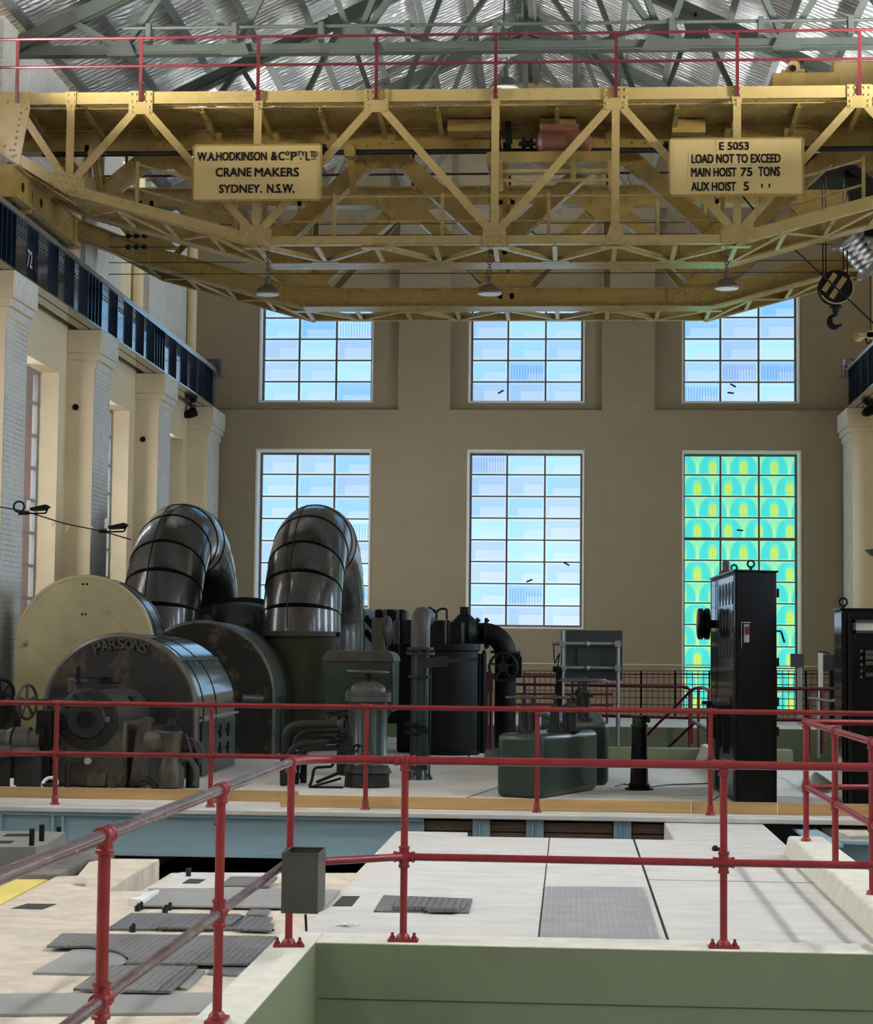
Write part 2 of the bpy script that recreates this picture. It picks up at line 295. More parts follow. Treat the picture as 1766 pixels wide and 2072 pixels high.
def pane(name, x0, z0, pw, ph, stained=False):
    """thin clear pane: tinted straight-through light, a different tint and ghost shape in every pane"""
    m = bpy.data.materials.new(name); m.use_nodes = True; n = m.node_tree.nodes; l = m.node_tree.links; n.remove(n['Principled BSDF'])
    out = n['Material Output']; tr = n.new('ShaderNodeBsdfTransparent'); gl = n.new('ShaderNodeBsdfGlossy'); gl.inputs['Roughness'].default_value = .1; mixs = n.new('ShaderNodeMixShader'); mixs.inputs[0].default_value = .04
    l.new(tr.outputs[0], mixs.inputs[1]); l.new(gl.outputs[0], mixs.inputs[2]); l.new(mixs.outputs[0], out.inputs[0])
    g = n.new('ShaderNodeNewGeometry'); s = n.new('ShaderNodeSeparateXYZ'); l.new(g.outputs['Position'], s.inputs[0])
    def mth(op, a, b=0.0, c=None):
        k = n.new('ShaderNodeMath'); k.operation = op
        for i, q in enumerate((a, b, c)):
            if q is None: continue
            if isinstance(q, (int, float)): k.inputs[i].default_value = q
            else: l.new(q, k.inputs[i])
        return k.outputs[0]
    u = mth('DIVIDE', mth('SUBTRACT', s.outputs['X'], x0), pw); v = mth('DIVIDE', mth('SUBTRACT', s.outputs['Z'], z0), ph)
    iu = mth('FLOOR', u); iv = mth('FLOOR', v); fu = mth('FRACT', u); fv = mth('FRACT', v)
    cb = n.new('ShaderNodeCombineXYZ'); l.new(iu, cb.inputs[0]); l.new(iv, cb.inputs[1]); cb.inputs[2].default_value = x0
    wn_ = n.new('ShaderNodeTexWhiteNoise'); wn_.noise_dimensions = '3D'; l.new(cb.outputs[0], wn_.inputs['Vector']); sw = n.new('ShaderNodeSeparateColor'); l.new(wn_.outputs['Color'], sw.inputs[0])
    def mixc(f, a, b):
        x = n.new('ShaderNodeMix'); x.data_type = 'RGBA'
        if isinstance(f, (int, float)): x.inputs[0].default_value = f
        else: l.new(f, x.inputs[0])
        for i, q in ((6, a), (7, b)):
            if isinstance(q, tuple): x.inputs[i].default_value = (*q, 1)
            else: l.new(q, x.inputs[i])
        return x.outputs[2]
    def sm(val, a, b):
        r = n.new('ShaderNodeMapRange'); r.interpolation_type = 'SMOOTHSTEP'; r.inputs[1].default_value = a; r.inputs[2].default_value = b; l.new(val, r.inputs[0]); return r.outputs[0]
    if not stained:
        c = mixc(sw.outputs[0], (.52, .76, .97), (.78, .98, 1.0))
        c = mixc(mth('MULTIPLY', sm(sw.outputs[2], .55, .75), .5), c, (.72, .76, .84))
        # pale ghost of the buildings outside, displaced from pane to pane
        left = mth('MULTIPLY_ADD', sw.outputs[1], .45, .08)
        inx = mth('MULTIPLY', sm(mth('SUBTRACT', fu, left), 0.0, .05), sm(mth('SUBTRACT', .97, fu), 0.0, .04))
        iny = mth('MULTIPLY', sm(fv, .05, .12), sm(mth('SUBTRACT', mth('MULTIPLY_ADD', sw.outputs[2], .25, .38), fv), 0.0, .06))
        c = mixc(mth('MULTIPLY', mth('MULTIPLY', inx, iny), .45), c, (.95, .93, .90))
        iny2 = mth('MULTIPLY', sm(fv, .62, .68), sm(mth('SUBTRACT', .84, fv), 0.0, .06))
        c = mixc(mth('MULTIPLY', mth('MULTIPLY', inx, iny2), .22), c, (.80, .86, .92))
        st = mth('MULTIPLY', sm(mth('SINE', mth('MULTIPLY', fu, 85.0)), .2, .9), sm(sw.outputs[1], .82, .84))
        c = mixc(mth('MULTIPLY', mth('MULTIPLY', st, sm(mth('SUBTRACT', .8, fv), 0.0, .05)), .6), c, (.38, .47, .75))
        edge = mth('MINIMUM', mth('MINIMUM', fu, mth('SUBTRACT', 1.0, fu)), mth('MULTIPLY', mth('MINIMUM', fv, mth('SUBTRACT', 1.0, fv)), .55))
        c = mixc(mth('MULTIPLY', sm(mth('SUBTRACT', .10, edge), 0.0, .08), .45), c, (.95, 1.0, 1.0))
    else:
        # feathered lobes in turquoise either side of a golden heart, half a step over on every second row
        par = mth('MULTIPLY', mth('MODULO', mth('ADD', iv, 20.0), 2.0), .5)
        qu = mth('SUBTRACT', mth('FRACT', mth('ADD', mth('MULTIPLY', u, 1.25), par)), .5)
        d = mth('ABSOLUTE', qu)
        arch = mth('ADD', mth('MULTIPLY', mth('MULTIPLY', qu, qu), 4.9), mth('MULTIPLY', mth('POWER', fv, 3.0), .95))
        c = mixc(sm(arch, .80, 1.06), (.20, .87, .80), (.50, .92, .62))
        gold = mth('ADD', mth('MULTIPLY', mth('MULTIPLY', qu, qu), 34.0), mth('MULTIPLY', mth('POWER', mth('SUBTRACT', fv, .32), 2.0), 4.2))
        c = mixc(sm(gold, 1.15, .12), c, (.78, .90, .30))
        rib = mth('SINE', mth('ADD', mth('MULTIPLY', fv, 75.0), mth('MULTIPLY', d, -85.0)))
        lobe = mth('MULTIPLY', sm(d, .13, .20), sm(arch, 1.0, .82))
        c = mixc(mth('MULTIPLY', mth('MULTIPLY', sm(rib, .0, .8), lobe), .42), c, (.0, .62, .62))
        c = mixc(mth('MULTIPLY', sm(mth('SUBTRACT', .5, d), .035, .01), sm(fv, .9, .3)), c, (.86, .95, .55))
        dots = mth('MULTIPLY', sm(d, .03, .01), sm(mth('SINE', mth('MULTIPLY', fv, 40.0)), .5, .9))
        c = mixc(mth('MULTIPLY', dots, .45), c, (.75, .50, .05))
        c = mixc(.16, c, (.85, 1.0, .85))
        edge = mth('MINIMUM', mth('MINIMUM', fu, mth('SUBTRACT', 1.0, fu)), mth('MULTIPLY', mth('MINIMUM', fv, mth('SUBTRACT', 1.0, fv)), .55))
        c = mixc(mth('MULTIPLY', sm(mth('SUBTRACT', .07, edge), 0.0, .06), .55), c, (.80, 1.0, .75))
    if not stained: c = mixc(.14, c, (1.0, 1.0, 1.0))
    l.new(c, tr.inputs[0]); return m
# ================= the hall =================
XL, XR = -8.7, 6.7            # bay wall faces
XC = -1.0                     # hall centre line
YE, YB = 45.0, -14.0
def wallgrid(us, vs, holes, front, back, uv):    # a thick wall with openings; uv(u, v, d) -> point
    m = MB(); us = sorted(set(us)); vs = sorted(set(vs))
    def hole(i, j):
        if i < 0 or j < 0 or i >= len(us)-1 or j >= len(vs)-1: return None
        u = (us[i]+us[i+1])/2; v = (vs[j]+vs[j+1])/2
        return any(a < u < b and c < v < d for a, b, c, d in holes)
    for i in range(len(us)-1):
        for j in range(len(vs)-1):
            if hole(i, j): continue
            u0, u1, v0, v1 = us[i], us[i+1], vs[j], vs[j+1]
            for d in (front, back): m.add([uv(u0, v0, d), uv(u1, v0, d), uv(u1, v1, d), uv(u0, v1, d)], [(0, 1, 2, 3)])
            for di, dj, a, b in ((-1, 0, (u0, v0), (u0, v1)), (1, 0, (u1, v0), (u1, v1)), (0, -1, (u0, v0), (u1, v0)), (0, 1, (u0, v1), (u1, v1))):
                if hole(i+di, j+dj) is not False: m.add([uv(*a, front), uv(*b, front), uv(*b, back), uv(*a, back)], [(0, 1, 2, 3)])
    bm = bmesh.new()
    vs_ = [bm.verts.new(q) for q in m.v]
    for f in m.f: bm.faces.new([vs_[i] for i in f])
    bmesh.ops.remove_doubles(bm, verts=bm.verts, dist=1e-4); bm.verts.index_update()
    r = MB(); r.v = [v.co.copy() for v in bm.verts]; r.f = [tuple(v.index for v in f.verts) for f in bm.faces]; bm.free(); return r
# floor pieces -------------------------------------------------
m = MB(); m.box(-8.9, 7.2, 20.12, 30.3, -.5, 0); m.box(-8.9, -1.6, 30.3, 38, -.5, 0)
fl = struct(m.build('floor', M_plat))
j = MB()                                              # joints scored in the platform
for x, y0, y1 in ((-1.05, 21.0, 24.2), (1.55, 20.6, 23.2)): j.bar((x-.25, y0, .001), (x+.25, y1, .001), .02, .002)
j.box(-.6, 6, 22.9, 22.915, -.001, .002)
j.build('floor_joint', M_pit, fl)
WF = -.06
m = MB(); m.box(-1.63, 1.95, 11.42, 18.1, -.6, WF)
m.box(.96, 1.95, 18.1, 20.0, -.6, WF)
m.box(-1.63, -.95, 18.1, 18.5, -.6, WF)
wf = struct(m.build('floor', M_conc, bev=.012))
j = MB(); j.box(-.182, -.173, 11.45, 18.1, WF-.002, WF+.001); j.box(.585, .602, 11.45, 18.08, WF-.002, WF+.0015); j.box(.60, 1.93, 14.9, 14.915, WF-.001, WF+.0015)
j.build('floor_joint', M_iron, wf)
def slab(pts, z, h, mt, name='floor'):
    m = MB(); m.prism([G(*p, z) for p in pts], (0, 0, -h)); return m.build(name, mt, bev=.01)
lf = struct(slab([(-260, 2072), (-260, 1840), (0, 1832), (112, 1773), (180, 1771), (214, 1803), (283, 1803), (345, 1766), (735, 1766), (520, 1975), (395, 2110)], WF, .7, M_rough))
m = MB(); m.box(-12, 12, 7, 46, -3.2, -3.0); m.box(-12, 12, 44.2, 44.3, -3, .0)
struct(m.build('floor', M_pit))
m = MB(); m.box(-1.42, 7.5, -14.2, 7.4, -.4, 0); m.box(-9, -1.66, -14.2, 7.9, -.5, WF-.004); struct(m.build('floor', M_plat))
# end wall --------------------------------------------------------
WXS = [(-7.34, -4.68), (-2.38, .28), (2.59, 5.25)]; LOWZ = [2.62, 2.2, .32]
up_holes = [(a, b, 7.47, 10.02) for a, b in WXS]; lo_holes = [(a, b, z, 6.29) for (a, b), z in zip(WXS, LOWZ)]
us = [-9.6, 7.6]+[q for w in WXS for q in w]
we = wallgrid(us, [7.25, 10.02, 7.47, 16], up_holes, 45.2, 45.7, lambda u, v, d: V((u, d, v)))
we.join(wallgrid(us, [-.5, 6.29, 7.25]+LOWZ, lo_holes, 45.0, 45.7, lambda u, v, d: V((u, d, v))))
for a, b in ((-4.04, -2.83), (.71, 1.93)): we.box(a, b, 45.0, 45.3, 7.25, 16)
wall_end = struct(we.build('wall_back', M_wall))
m = MB(); m.box(-8.6, 6.6, 44.98, 45.02, 1.36, 1.385); struct(m.build('trim_1', M_wallside))
def window(nm, a, b, z0, z1, yf, rows, stained=False, trim=True):
    root = bpy.data.objects.new(nm, None); COL.objects.link(root); root.location = ((a+b)/2, yf, z0); struct(root)
    pw = (b-a)/3; ph = (z1-z0)/rows; fm = MB()
    mt = pane(nm+'_panes', a, z0, pw, ph, stained)
    for i in range(4):
        w = .020 if 0 < i < 3 else .03; x = min(max(a+pw*i, a+w), b-w); fm.box(x-w, x+w, yf-.04, yf+.04, z0, z1)
    for k in range(rows+1):
        h = .014 if k not in (0, rows) else .03
        if rows > 8 and k in (rows-4, ): h = .034
        z = min(max(z0+ph*k, z0+h), z1-h); fm.box(a, b, yf-.035, yf+.035, z-h, z+h)
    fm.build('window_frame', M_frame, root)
    p = MB(); p.box(a, b, yf-.004, yf+.004, z0, z1); p.build('window_pane', mt, root)
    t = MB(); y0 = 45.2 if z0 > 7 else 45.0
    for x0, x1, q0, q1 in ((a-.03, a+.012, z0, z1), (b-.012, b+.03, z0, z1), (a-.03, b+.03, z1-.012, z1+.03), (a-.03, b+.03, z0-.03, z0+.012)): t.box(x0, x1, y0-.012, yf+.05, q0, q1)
    t.build('window_lining', M_sash, root)  # white lining puts the daylight on the reveals into the colour
    return root
wi = 0; WINDOWS = []
for (a, b) in WXS:
    wi += 1; WINDOWS.append(window('window_%d' % wi, a, b, 7.47, 10.02, 45.55, 5))
for (a, b), z, r, s in zip(WXS, LOWZ, (7, 8, 12), (False, False, True)):
    wi += 1; WINDOWS.append(window('window_%d' % wi, a, b, z, 6.29, 45.5, r, s))
# small insects / scraps resting against the panes
for k, (x, y, rz) in enumerate(((1483, 780, .5), (1478, 795, .1), (1013, 793, -.5), (1497, 1073, .1), (1146, 1141, .5), (1071, 1175, -.4))):
    p = P(x, y, 45.45); m = MB(); m.bar(p-V((math.cos(rz), 0, -math.sin(rz)))*.075, p+V((math.cos(rz), 0, -math.sin(rz)))*.075, .03, .035)
    o = m.build('window_catch', M_black, WINDOWS[[2, 2, 1, 5, 4, 4][k]])
# side walls ---------------------------------------------------------
def side_wall(name, x, s, mt):                # s = direction out of the hall
    holes = [(y-1.5, y+1.5, 1.9, 6.3) for y in BAYS]+[(y-1.0, y+1.0, 8.6, 10.3) for y in BAYS]
    us = [YB, 45.2]+[q for h in holes for q in h[:2]]
    w = wallgrid(us, [-3.2, 1.9, 6.3, 7.3], [h for h in holes if h[2] < 5], x, x+s*.45, lambda u, v, d: V((d, u, v)))
    w.join(wallgrid(us, [7.3, 8.6, 10.3, 11.3], [h for h in holes if h[2] > 5], x+s*.25, x+s*.45, lambda u, v, d: V((d, u, v))))
    o = struct(w.build(name, mt)); return o
wl_ = side_wall('wall_left', XL, -1, M_wallside); wr_ = side_wall('wall_right', XR, 1, M_wallside)
m = wallgrid([-9.6, 7.6, -7.3, -4.7, -2.3, .3, 2.7, 5.3], [-.5, 2.5, 9.5, 16], [(-7.3, -4.7, 2.5, 9.5), (-2.3, .3, 2.5, 9.5), (2.7, 5.3, 2.5, 9.5)], YB, YB-.4, lambda u, v, d: V((u, d, v)))
struct(m.build('wall_front', M_wallside))
def glassmat():
    m = bpy.data.materials.new('dusty_glass'); m.use_nodes = True; n = m.node_tree.nodes; l = m.node_tree.links; b = n['Principled BSDF']
    b.inputs['Base Color'].default_value = (.30, .31, .32, 1); b.inputs['Roughness'].default_value = .25
    t = n.new('ShaderNodeBsdfTransparent'); t.inputs[0].default_value = (.95, .97, 1, 1); x = n.new('ShaderNodeMixShader'); x.inputs[0].default_value = .28
    l.new(t.outputs[0], x.inputs[1]); l.new(b.outputs[0], x.inputs[2]); l.new(x.outputs[0], n['Material Output'].inputs[0]); return m
M_glass = glassmat()
def side_window(x, y, z0, z1, hw, rows):
    global wi
    wi += 1; root = bpy.data.objects.new('window_%d' % wi, None); COL.objects.link(root); root.location = (x, y, z0); struct(root)
    f = MB()
    for k in range(4): yy = min(max(y-hw+2*hw*k/3, y-hw+.03), y+hw-.03); f.box(x-.04, x+.04, yy-.03, yy+.03, z0, z1)
    for k in range(rows+1): zz = min(max(z0+(z1-z0)*k/rows, z0+.025), z1-.025); f.box(x-.035, x+.035, y-hw, y+hw, zz-.022, zz+.022)
    f.build('window_frame', M_galv, root); p = MB(); p.box(x-.004, x+.004, y-hw, y+hw, z0, z1); p.build('window_pane', M_glass, root)
for y in BAYS:
    side_window(XL-.38, y, 1.9, 6.3, 1.5, 8); side_window(XR+.38, y, 1.9, 6.3, 1.5, 8)
    side_window(XL-.36, y, 8.6, 10.3, 1.0, 3); side_window(XR+.36, y, 8.6, 10.3, 1.0, 3)
for x in (-6, -1, 4): 
    wi += 1; root = bpy.data.objects.new('window_%d' % wi, None); COL.objects.link(root); root.location = (x, YB-.2, 2.5); struct(root)
    p = MB(); p.box(x-1.3, x+1.3, YB-.21, YB-.2, 2.5, 9.5); p.build('window_pane', M_glass, root)
m = MB(); m.box(-12.5, -12.0, 20, 50, -1, 8.5); tag(m.build('brick_building', M_redbrick), 'red brick building outside, glimpsed through the tall side window panes', 'building')
# pilasters and upper piers
def pilaster(x, s, y0, y1, parent):
    r = bpy.data.objects.new('pilaster', None); COL.objects.link(r); r.parent = parent; r.location = V((x, y0, -.5))-wloc(parent)
    m = MB(); fx = x-s*.6; m.box(min(x+s*.1, fx+s*.12), max(x+s*.1, fx+s*.12), y0, y1-.1, -.5, 6.45); m.build('shaft', M_pilaster, r)
    f = MB(); f.box(fx+s*.12-s*.004-.004, fx+s*.12-s*.004+.004, y0+.02, y1-.12, -.5, 6.45); f.build('brick_face', M_white_brick, r)
    c = MB(); c.box(min(x, fx), max(x, fx), y0-.02, y1, 6.72, 7.12)
    c.box(min(x, fx+s*.04), max(x, fx+s*.04), y0-.01, y1-.03, 6.59, 6.72); c.box(min(x, fx+s*.085), max(x, fx+s*.085), y0, y1-.07, 6.44, 6.59)
    c.build('capital', M_pilaster, r, bev=.012)
    g = MB(); g.box(fx-s*.004-.003, fx-s*.004+.003, y0+.02, y1-.03, 6.74, 7.10); g.box(fx+s*.036-.003, fx+s*.036+.003, y0+.02, y1-.05, 6.60, 6.71); g.box(fx+s*.081-.003, fx+s*.081+.003, y0+.02, y1-.09, 6.46, 6.58); g.build('stone_face', M_stone, r)
for i in range(9):
    y = 43.45-5.3*i
    for x, s, par in ((XL, -1, wl_), (XR, 1, wr_)):
        pilaster(x, s, y, y+(1.25 if i else 1.5), par)
        if i:
            m = MB(); m.box(min(x+s*.3, x+s*.02), max(x+s*.3, x+s*.02), y+1.15, y+5.3-(1.4 if i % 2 == 0 else .25), 7.3, 11.3)
            mm = m.build('upper_pier', M_white_brick, par)
m = MB()
for y in (38.7, 44.35, 33.6): m.cyl((XL-.12, y, 7.0), (XL-.12, y, 11.2), .11)
m.build('rain_pipe', M_wallside, wl_)
for y, z in ((35.0, 5.95), (40.2, 5.9)):       # dark vent holes in the pilaster faces
    pass
for px, py, y in ((153, 824, 32.84), (289, 889, 38.14)):
    p = P(px, py, y); m = MB(); m.cyl(p, p-V((0, .02, 0)), .055); m.build('vent_hole', M_black, wl_)
# roof ------------------------------------------------------------------
RZ, SL = 15.25, .47
def rz(x): return RZ-SL*abs(x-XC)
m = MB()
for s in (-1, 1):
    xe = XC+s*9.0
    m.add([(XC, YB-.5, RZ), (xe, YB-.5, rz(xe)), (xe, 45.6, rz(xe)), (XC, 45.6, RZ)], [(0, 1, 2, 3)])
    m.add([(XC, YB-.5, RZ+.1), (xe, YB-.5, rz(xe)+.1), (xe, 45.6, rz(xe)+.1), (XC, 45.6, RZ+.1)], [(0, 1, 2, 3)])
ceil = struct(m.build('ceiling', M_foil))
for s in (-1, 1):
    for k in range(10):
        x = XC+s*(.18+.94*k); z = rz(x)-.03; a = V((1, 0, -SL*s)).normalized(); nrm = V((SL*s, 0, 1)).normalized()
        m = MB(); c = V((x, 0, z))
        y0, y1 = 8.0, 45.1
        for off, w, h in ((0, .13, .012), (-.05, .012, .16), (.05, .012, .16)):
            q = c+a*off-nrm*(.16 if w == .13 else .08)
            m.bar((q.x, y0, q.z), (q.x, y1, q.z), w, h, up=nrm)
        m.build('purlin', M_purlin, ceil)
def roof_truss(y, label):
    r = T('roof_truss', label, 'roof truss', (XC, y, 10.8))
    def member(name, p, q, w=.10, d=.12): m = MB(); m.bar(p, q, d, w, up=(0, -1, 0) if abs(V(q).x-V(p).x) > 0 else (0, 1, 0)); return m
    H = 14.72; E = 8.0; zb = 10.98
    def top(x): return H-SL*abs(x)
    def pt(x, z): return V((XC+x, y, z))
    for s in (-1, 1):
        m = MB(); m.bar(pt(0, H), pt(s*E, top(E)), .05, .26, up=(0, 0, 1)); m.bar(pt(0, H-.12), pt(s*E, top(E)-.12), .24, .02, up=(0, 0, 1)); m.build('rafter', M_truss, r)
    m = MB(); m.bar(pt(-E, zb), pt(E, zb), .05, .16); m.bar(pt(-E, zb-.08), pt(E, zb-.08), .2, .02); m.build('bottom_chord', M_truss, r)
    nb = [2.40, 4.25, 6.05]; nt = [1.2, 3.2, 5.1, 6.9]
    for s in (-1, 1):
        w = MB()
        for a, b in ((2.40, 1.2), (2.40, 3.2), (4.25, 3.2), (4.25, 5.1), (6.05, 5.1), (6.05, 6.9)):
            w.bar(pt(s*a, zb), pt(s*b, top(b)), .09, .12, up=(0, 1, 0))
        w.build('web_member', M_truss, r)
        w2 = MB(); w2.bar(pt(s*2.40, zb), pt(0, H-.3), .09, .14, up=(0, 1, 0)); w2.bar(pt(s*3.2, top(3.2)), pt(s*.75, 12.5), .07, .09, up=(0, 1, 0)); w2.build('web_member', M_truss, r)
        for a in nb:
            h = .30 if a < 3 else .18; g = MB(); g.prism([pt(s*a-h*1.25, zb-.11)-V((0, .085, 0)), pt(s*a+h*1.25, zb-.11)-V((0, .085, 0)), pt(s*a+h*.5, zb+h*1.1)-V((0, .085, 0)), pt(s*a-h*.5, zb+h*1.1)-V((0, .085, 0))], (0, .02, 0)); g.build('gusset_plate', M_truss, r)
        g = MB(); b = 3.2; g.prism([pt(s*b-.3, top(b-.3)-.1)-V((0, .085, 0)), pt(s*b+.3, top(b+.3)-.1)-V((0, .085, 0)), pt(s*b+.12, top(b)-.5)-V((0, .085, 0)), pt(s*b-.12, top(b)-.5)-V((0, .085, 0))], (0, .02, 0)); g.build('gusset_plate', M_truss, r)
    g = MB(); g.prism([pt(-.42, H-.28)-V((0, .085, 0)), pt(.42, H-.28)-V((0, .085, 0)), pt(.2, H-.75)-V((0, .085, 0)), pt(-.2, H-.75)-V((0, .085, 0)), ], (0, .02, 0)); g.bar(pt(0, H), pt(0, H-1.5), .12, .16, up=(0, 1, 0)); g.build('ridge_plate', M_truss, r)
    return r
for y, lb in ((29.5, 'grey-green roof truss whose bottom chord runs above the red crane handrail'), (34.75, 'grey-green roof truss, second back from the crane handrail'), (40.0, 'grey-green roof truss, third back, its apex showing near the hanging lamp'), (24.25, 'grey-green roof truss nearest the camera, above the top of the photo')):
    roof_truss(y, lb)
# conduit along the nearest truss
c = T('conduit_run', 'thin grey conduit pipe with clips strung along the nearest roof truss chord', 'conduit', (XC, 29.3, 11.1))
m = MB(); m.tube([(-7.0, 29.3, 11.27), (6.0, 29.3, 11.27)], .028, 8); m.build('pipe', M_truss, c)
for x in [-6.6+1.35*i for i in range(10)]: m = MB(); m.box(x-.04, x+.04, 29.25, 29.45, 11.05, 11.33); m.build('clip', M_truss, c)
def lamp(name, top, base, R, mt, label, group, chain=True):
    # dome shade hanging on a rod; base = rim centre
    t = V(top); b = V(base); r = T(name, label, 'lamp', b, group); h = R*1.3
    m = MB(); m.lathe(b, (0, 0, 1), [(R, 0), (R*1.03, .015), (R*.97, h*.12), (R*.82, h*.34), (R*.55, h*.52), (R*.24, h*.62), (R*.22, h*.95), (R*.12, h*1.1), (.012, h*1.12)], 24); m.build('lamp_shade', mt, r)
    i = MB(); i.lathe(b-V((0, 0, .004)), (0, 0, 1), [(R*.93, 0), (R*.6, .006)], 24); i.build('lamp_glass', M_lampin, r)
    d = MB(); z = h*1.1
    if chain:
        k = b.z+z; n = 0
        while k < t.z-.02:
            d.torus((b.x, b.y, k+.03), (1, 0, 0) if n % 2 else (0, 1, 0), .028, .009, 8, 5); k += .042; n += 1
    else: d.cyl(b+V((0, 0, z)), t, .014, n=8)
    d.build('hanger', mt, r); return r
lamp('pendant_lamp', (-1.15, 33, 14.3), P(1018, 106, 33), .30, M_truss, 'large grey dome lamp hanging from the roof behind the red handrail', 'roof lamps', False)
lamp('pendant_lamp', (-1.15, 38, 14.4), P(1022, 180, 38), .30, M_truss, 'grey dome lamp hanging from the roof, lower and farther back', 'roof lamps', False)
m = lamp('pendant_lamp', P(1070, 420, 40), P(1070, 474, 40), .13, M_black, 'small dark dome lamp seen far back through the crane lattice', 'roof lamps', False)
# ================= travelling crane =================
def girder(x, s, label, num):
    r = T('runway_girder', label, 'crane runway girder', (x, 24, 7.12))
    w = MB(); w.box(x-.012, x+.012, 5, 44.6, 7.12, 7.95); w.build('web', M_navy, r)
    f = MB(); f.box(x-.2, x+.2, 5, 44.6, 7.12, 7.145); f.build('bottom_flange', M_navy, r)
    f = MB(); f.box(x-.2, x+.2, 5, 44.6, 7.925, 7.95); f.build('top_flange', M_navy, r)
    d = -s
    ys = []
    for i in range(-1, 8):
        y0 = 43.45-5.3*i-.6
        ys += [y0+q for q in (0, .24, .48, .72, .96)]+[y0+2.15, y0+3.35, y0+4.35]
    for y in ys:
        if 5.2 < y < 44.5:
            st = MB(); st.box(min(x+d*.01, x+d*.10), max(x+d*.01, x+d*.10), y-.008, y+.008, 7.145, 7.925); st.box(min(x+d*.012, x+d*.03), max(x+d*.012, x+d*.03), y-.09, y+.09, 7.145, 7.925); st.build('stiffener', M_navy, r)
    st2 = MB()
    y = 24.0
    while y < 44.4:
        for z in (7.21, 7.80, 7.86): st2.rivet((x+d*.012, y, z), (d, 0, 0), .018)
        y += .16
    st2.build('rivet_row', M_navy, r)
    ra = MB(); ra.box(x-.10, x+.10, 5, 44.4, 7.95, 7.985); ra.box(x-.05, x+.05, 5, 44.4, 7.985, 8.09); ra.box(x-.085, x+.085, 5, 44.4, 8.02, 8.12); ra.build('rail', M_steel, r)
    b = MB(); b.box(x-.16, x+.16, 44.35, 44.6, 7.95, 8.35); b.cyl((x, 44.35, 8.2), (x, 44.15, 8.2), .09, n=12); b.build('buffer_stop', M_navy, r)
    if num:
        t = text_mb('72', .26, .26, .006).xf(Matrix.Translation((x+d*.03, 28.75, 7.42))@Matrix.Rotation(math.radians(90), 4, 'Z')); t.build('painted_number', M_stone, r)
    return r
girder(-8.3, -1, 'navy blue riveted crane runway girder on the row of brick pilasters, with a painted number', True)
girder(6.3, 1, 'navy blue crane runway girder below the small yellow hook, only its end in view', False)

YO1, YM1, YM2, YO2 = 28.2, 29.6, 33.4, 34.8
PX_ = 1.767; CX = -1.14
NX = [CX+PX_*k for k in range(-4, 5)]         # top nodes -8.2 .. 5.9
ZT, ZB, ZS = 9.75, 7.74, 8.52
crane = T('overhead_crane', 'yellow riveted lattice overhead crane spanning the hall, with red handrails', 'overhead crane', (CX, 31.5, 7.6))
OUT = .60
def zbot(x):                                    # fish-belly line of the lower chord
    d = abs(x-CX)
    if d <= 2*PX_: return ZB
    if d <= 3.6*PX_: return ZB+(d-2*PX_)*(ZS-ZB)/(1.6*PX_)
    return ZS+(d-3.6*PX_)*OUT
BN = [CX-3.6*PX_, CX-2*PX_, CX, CX+2*PX_, CX+3.6*PX_]
def chord_pts(): return [(-8.75, zbot(-8.75)), (BN[0], ZS), (BN[1], ZB), (BN[3], ZB), (BN[4], ZS), (6.5, zbot(6.5))]
def rivets(m, pts, y, r=.022):
    for x, z in pts: m.rivet((x, y, z), (0, -1, 0), r)
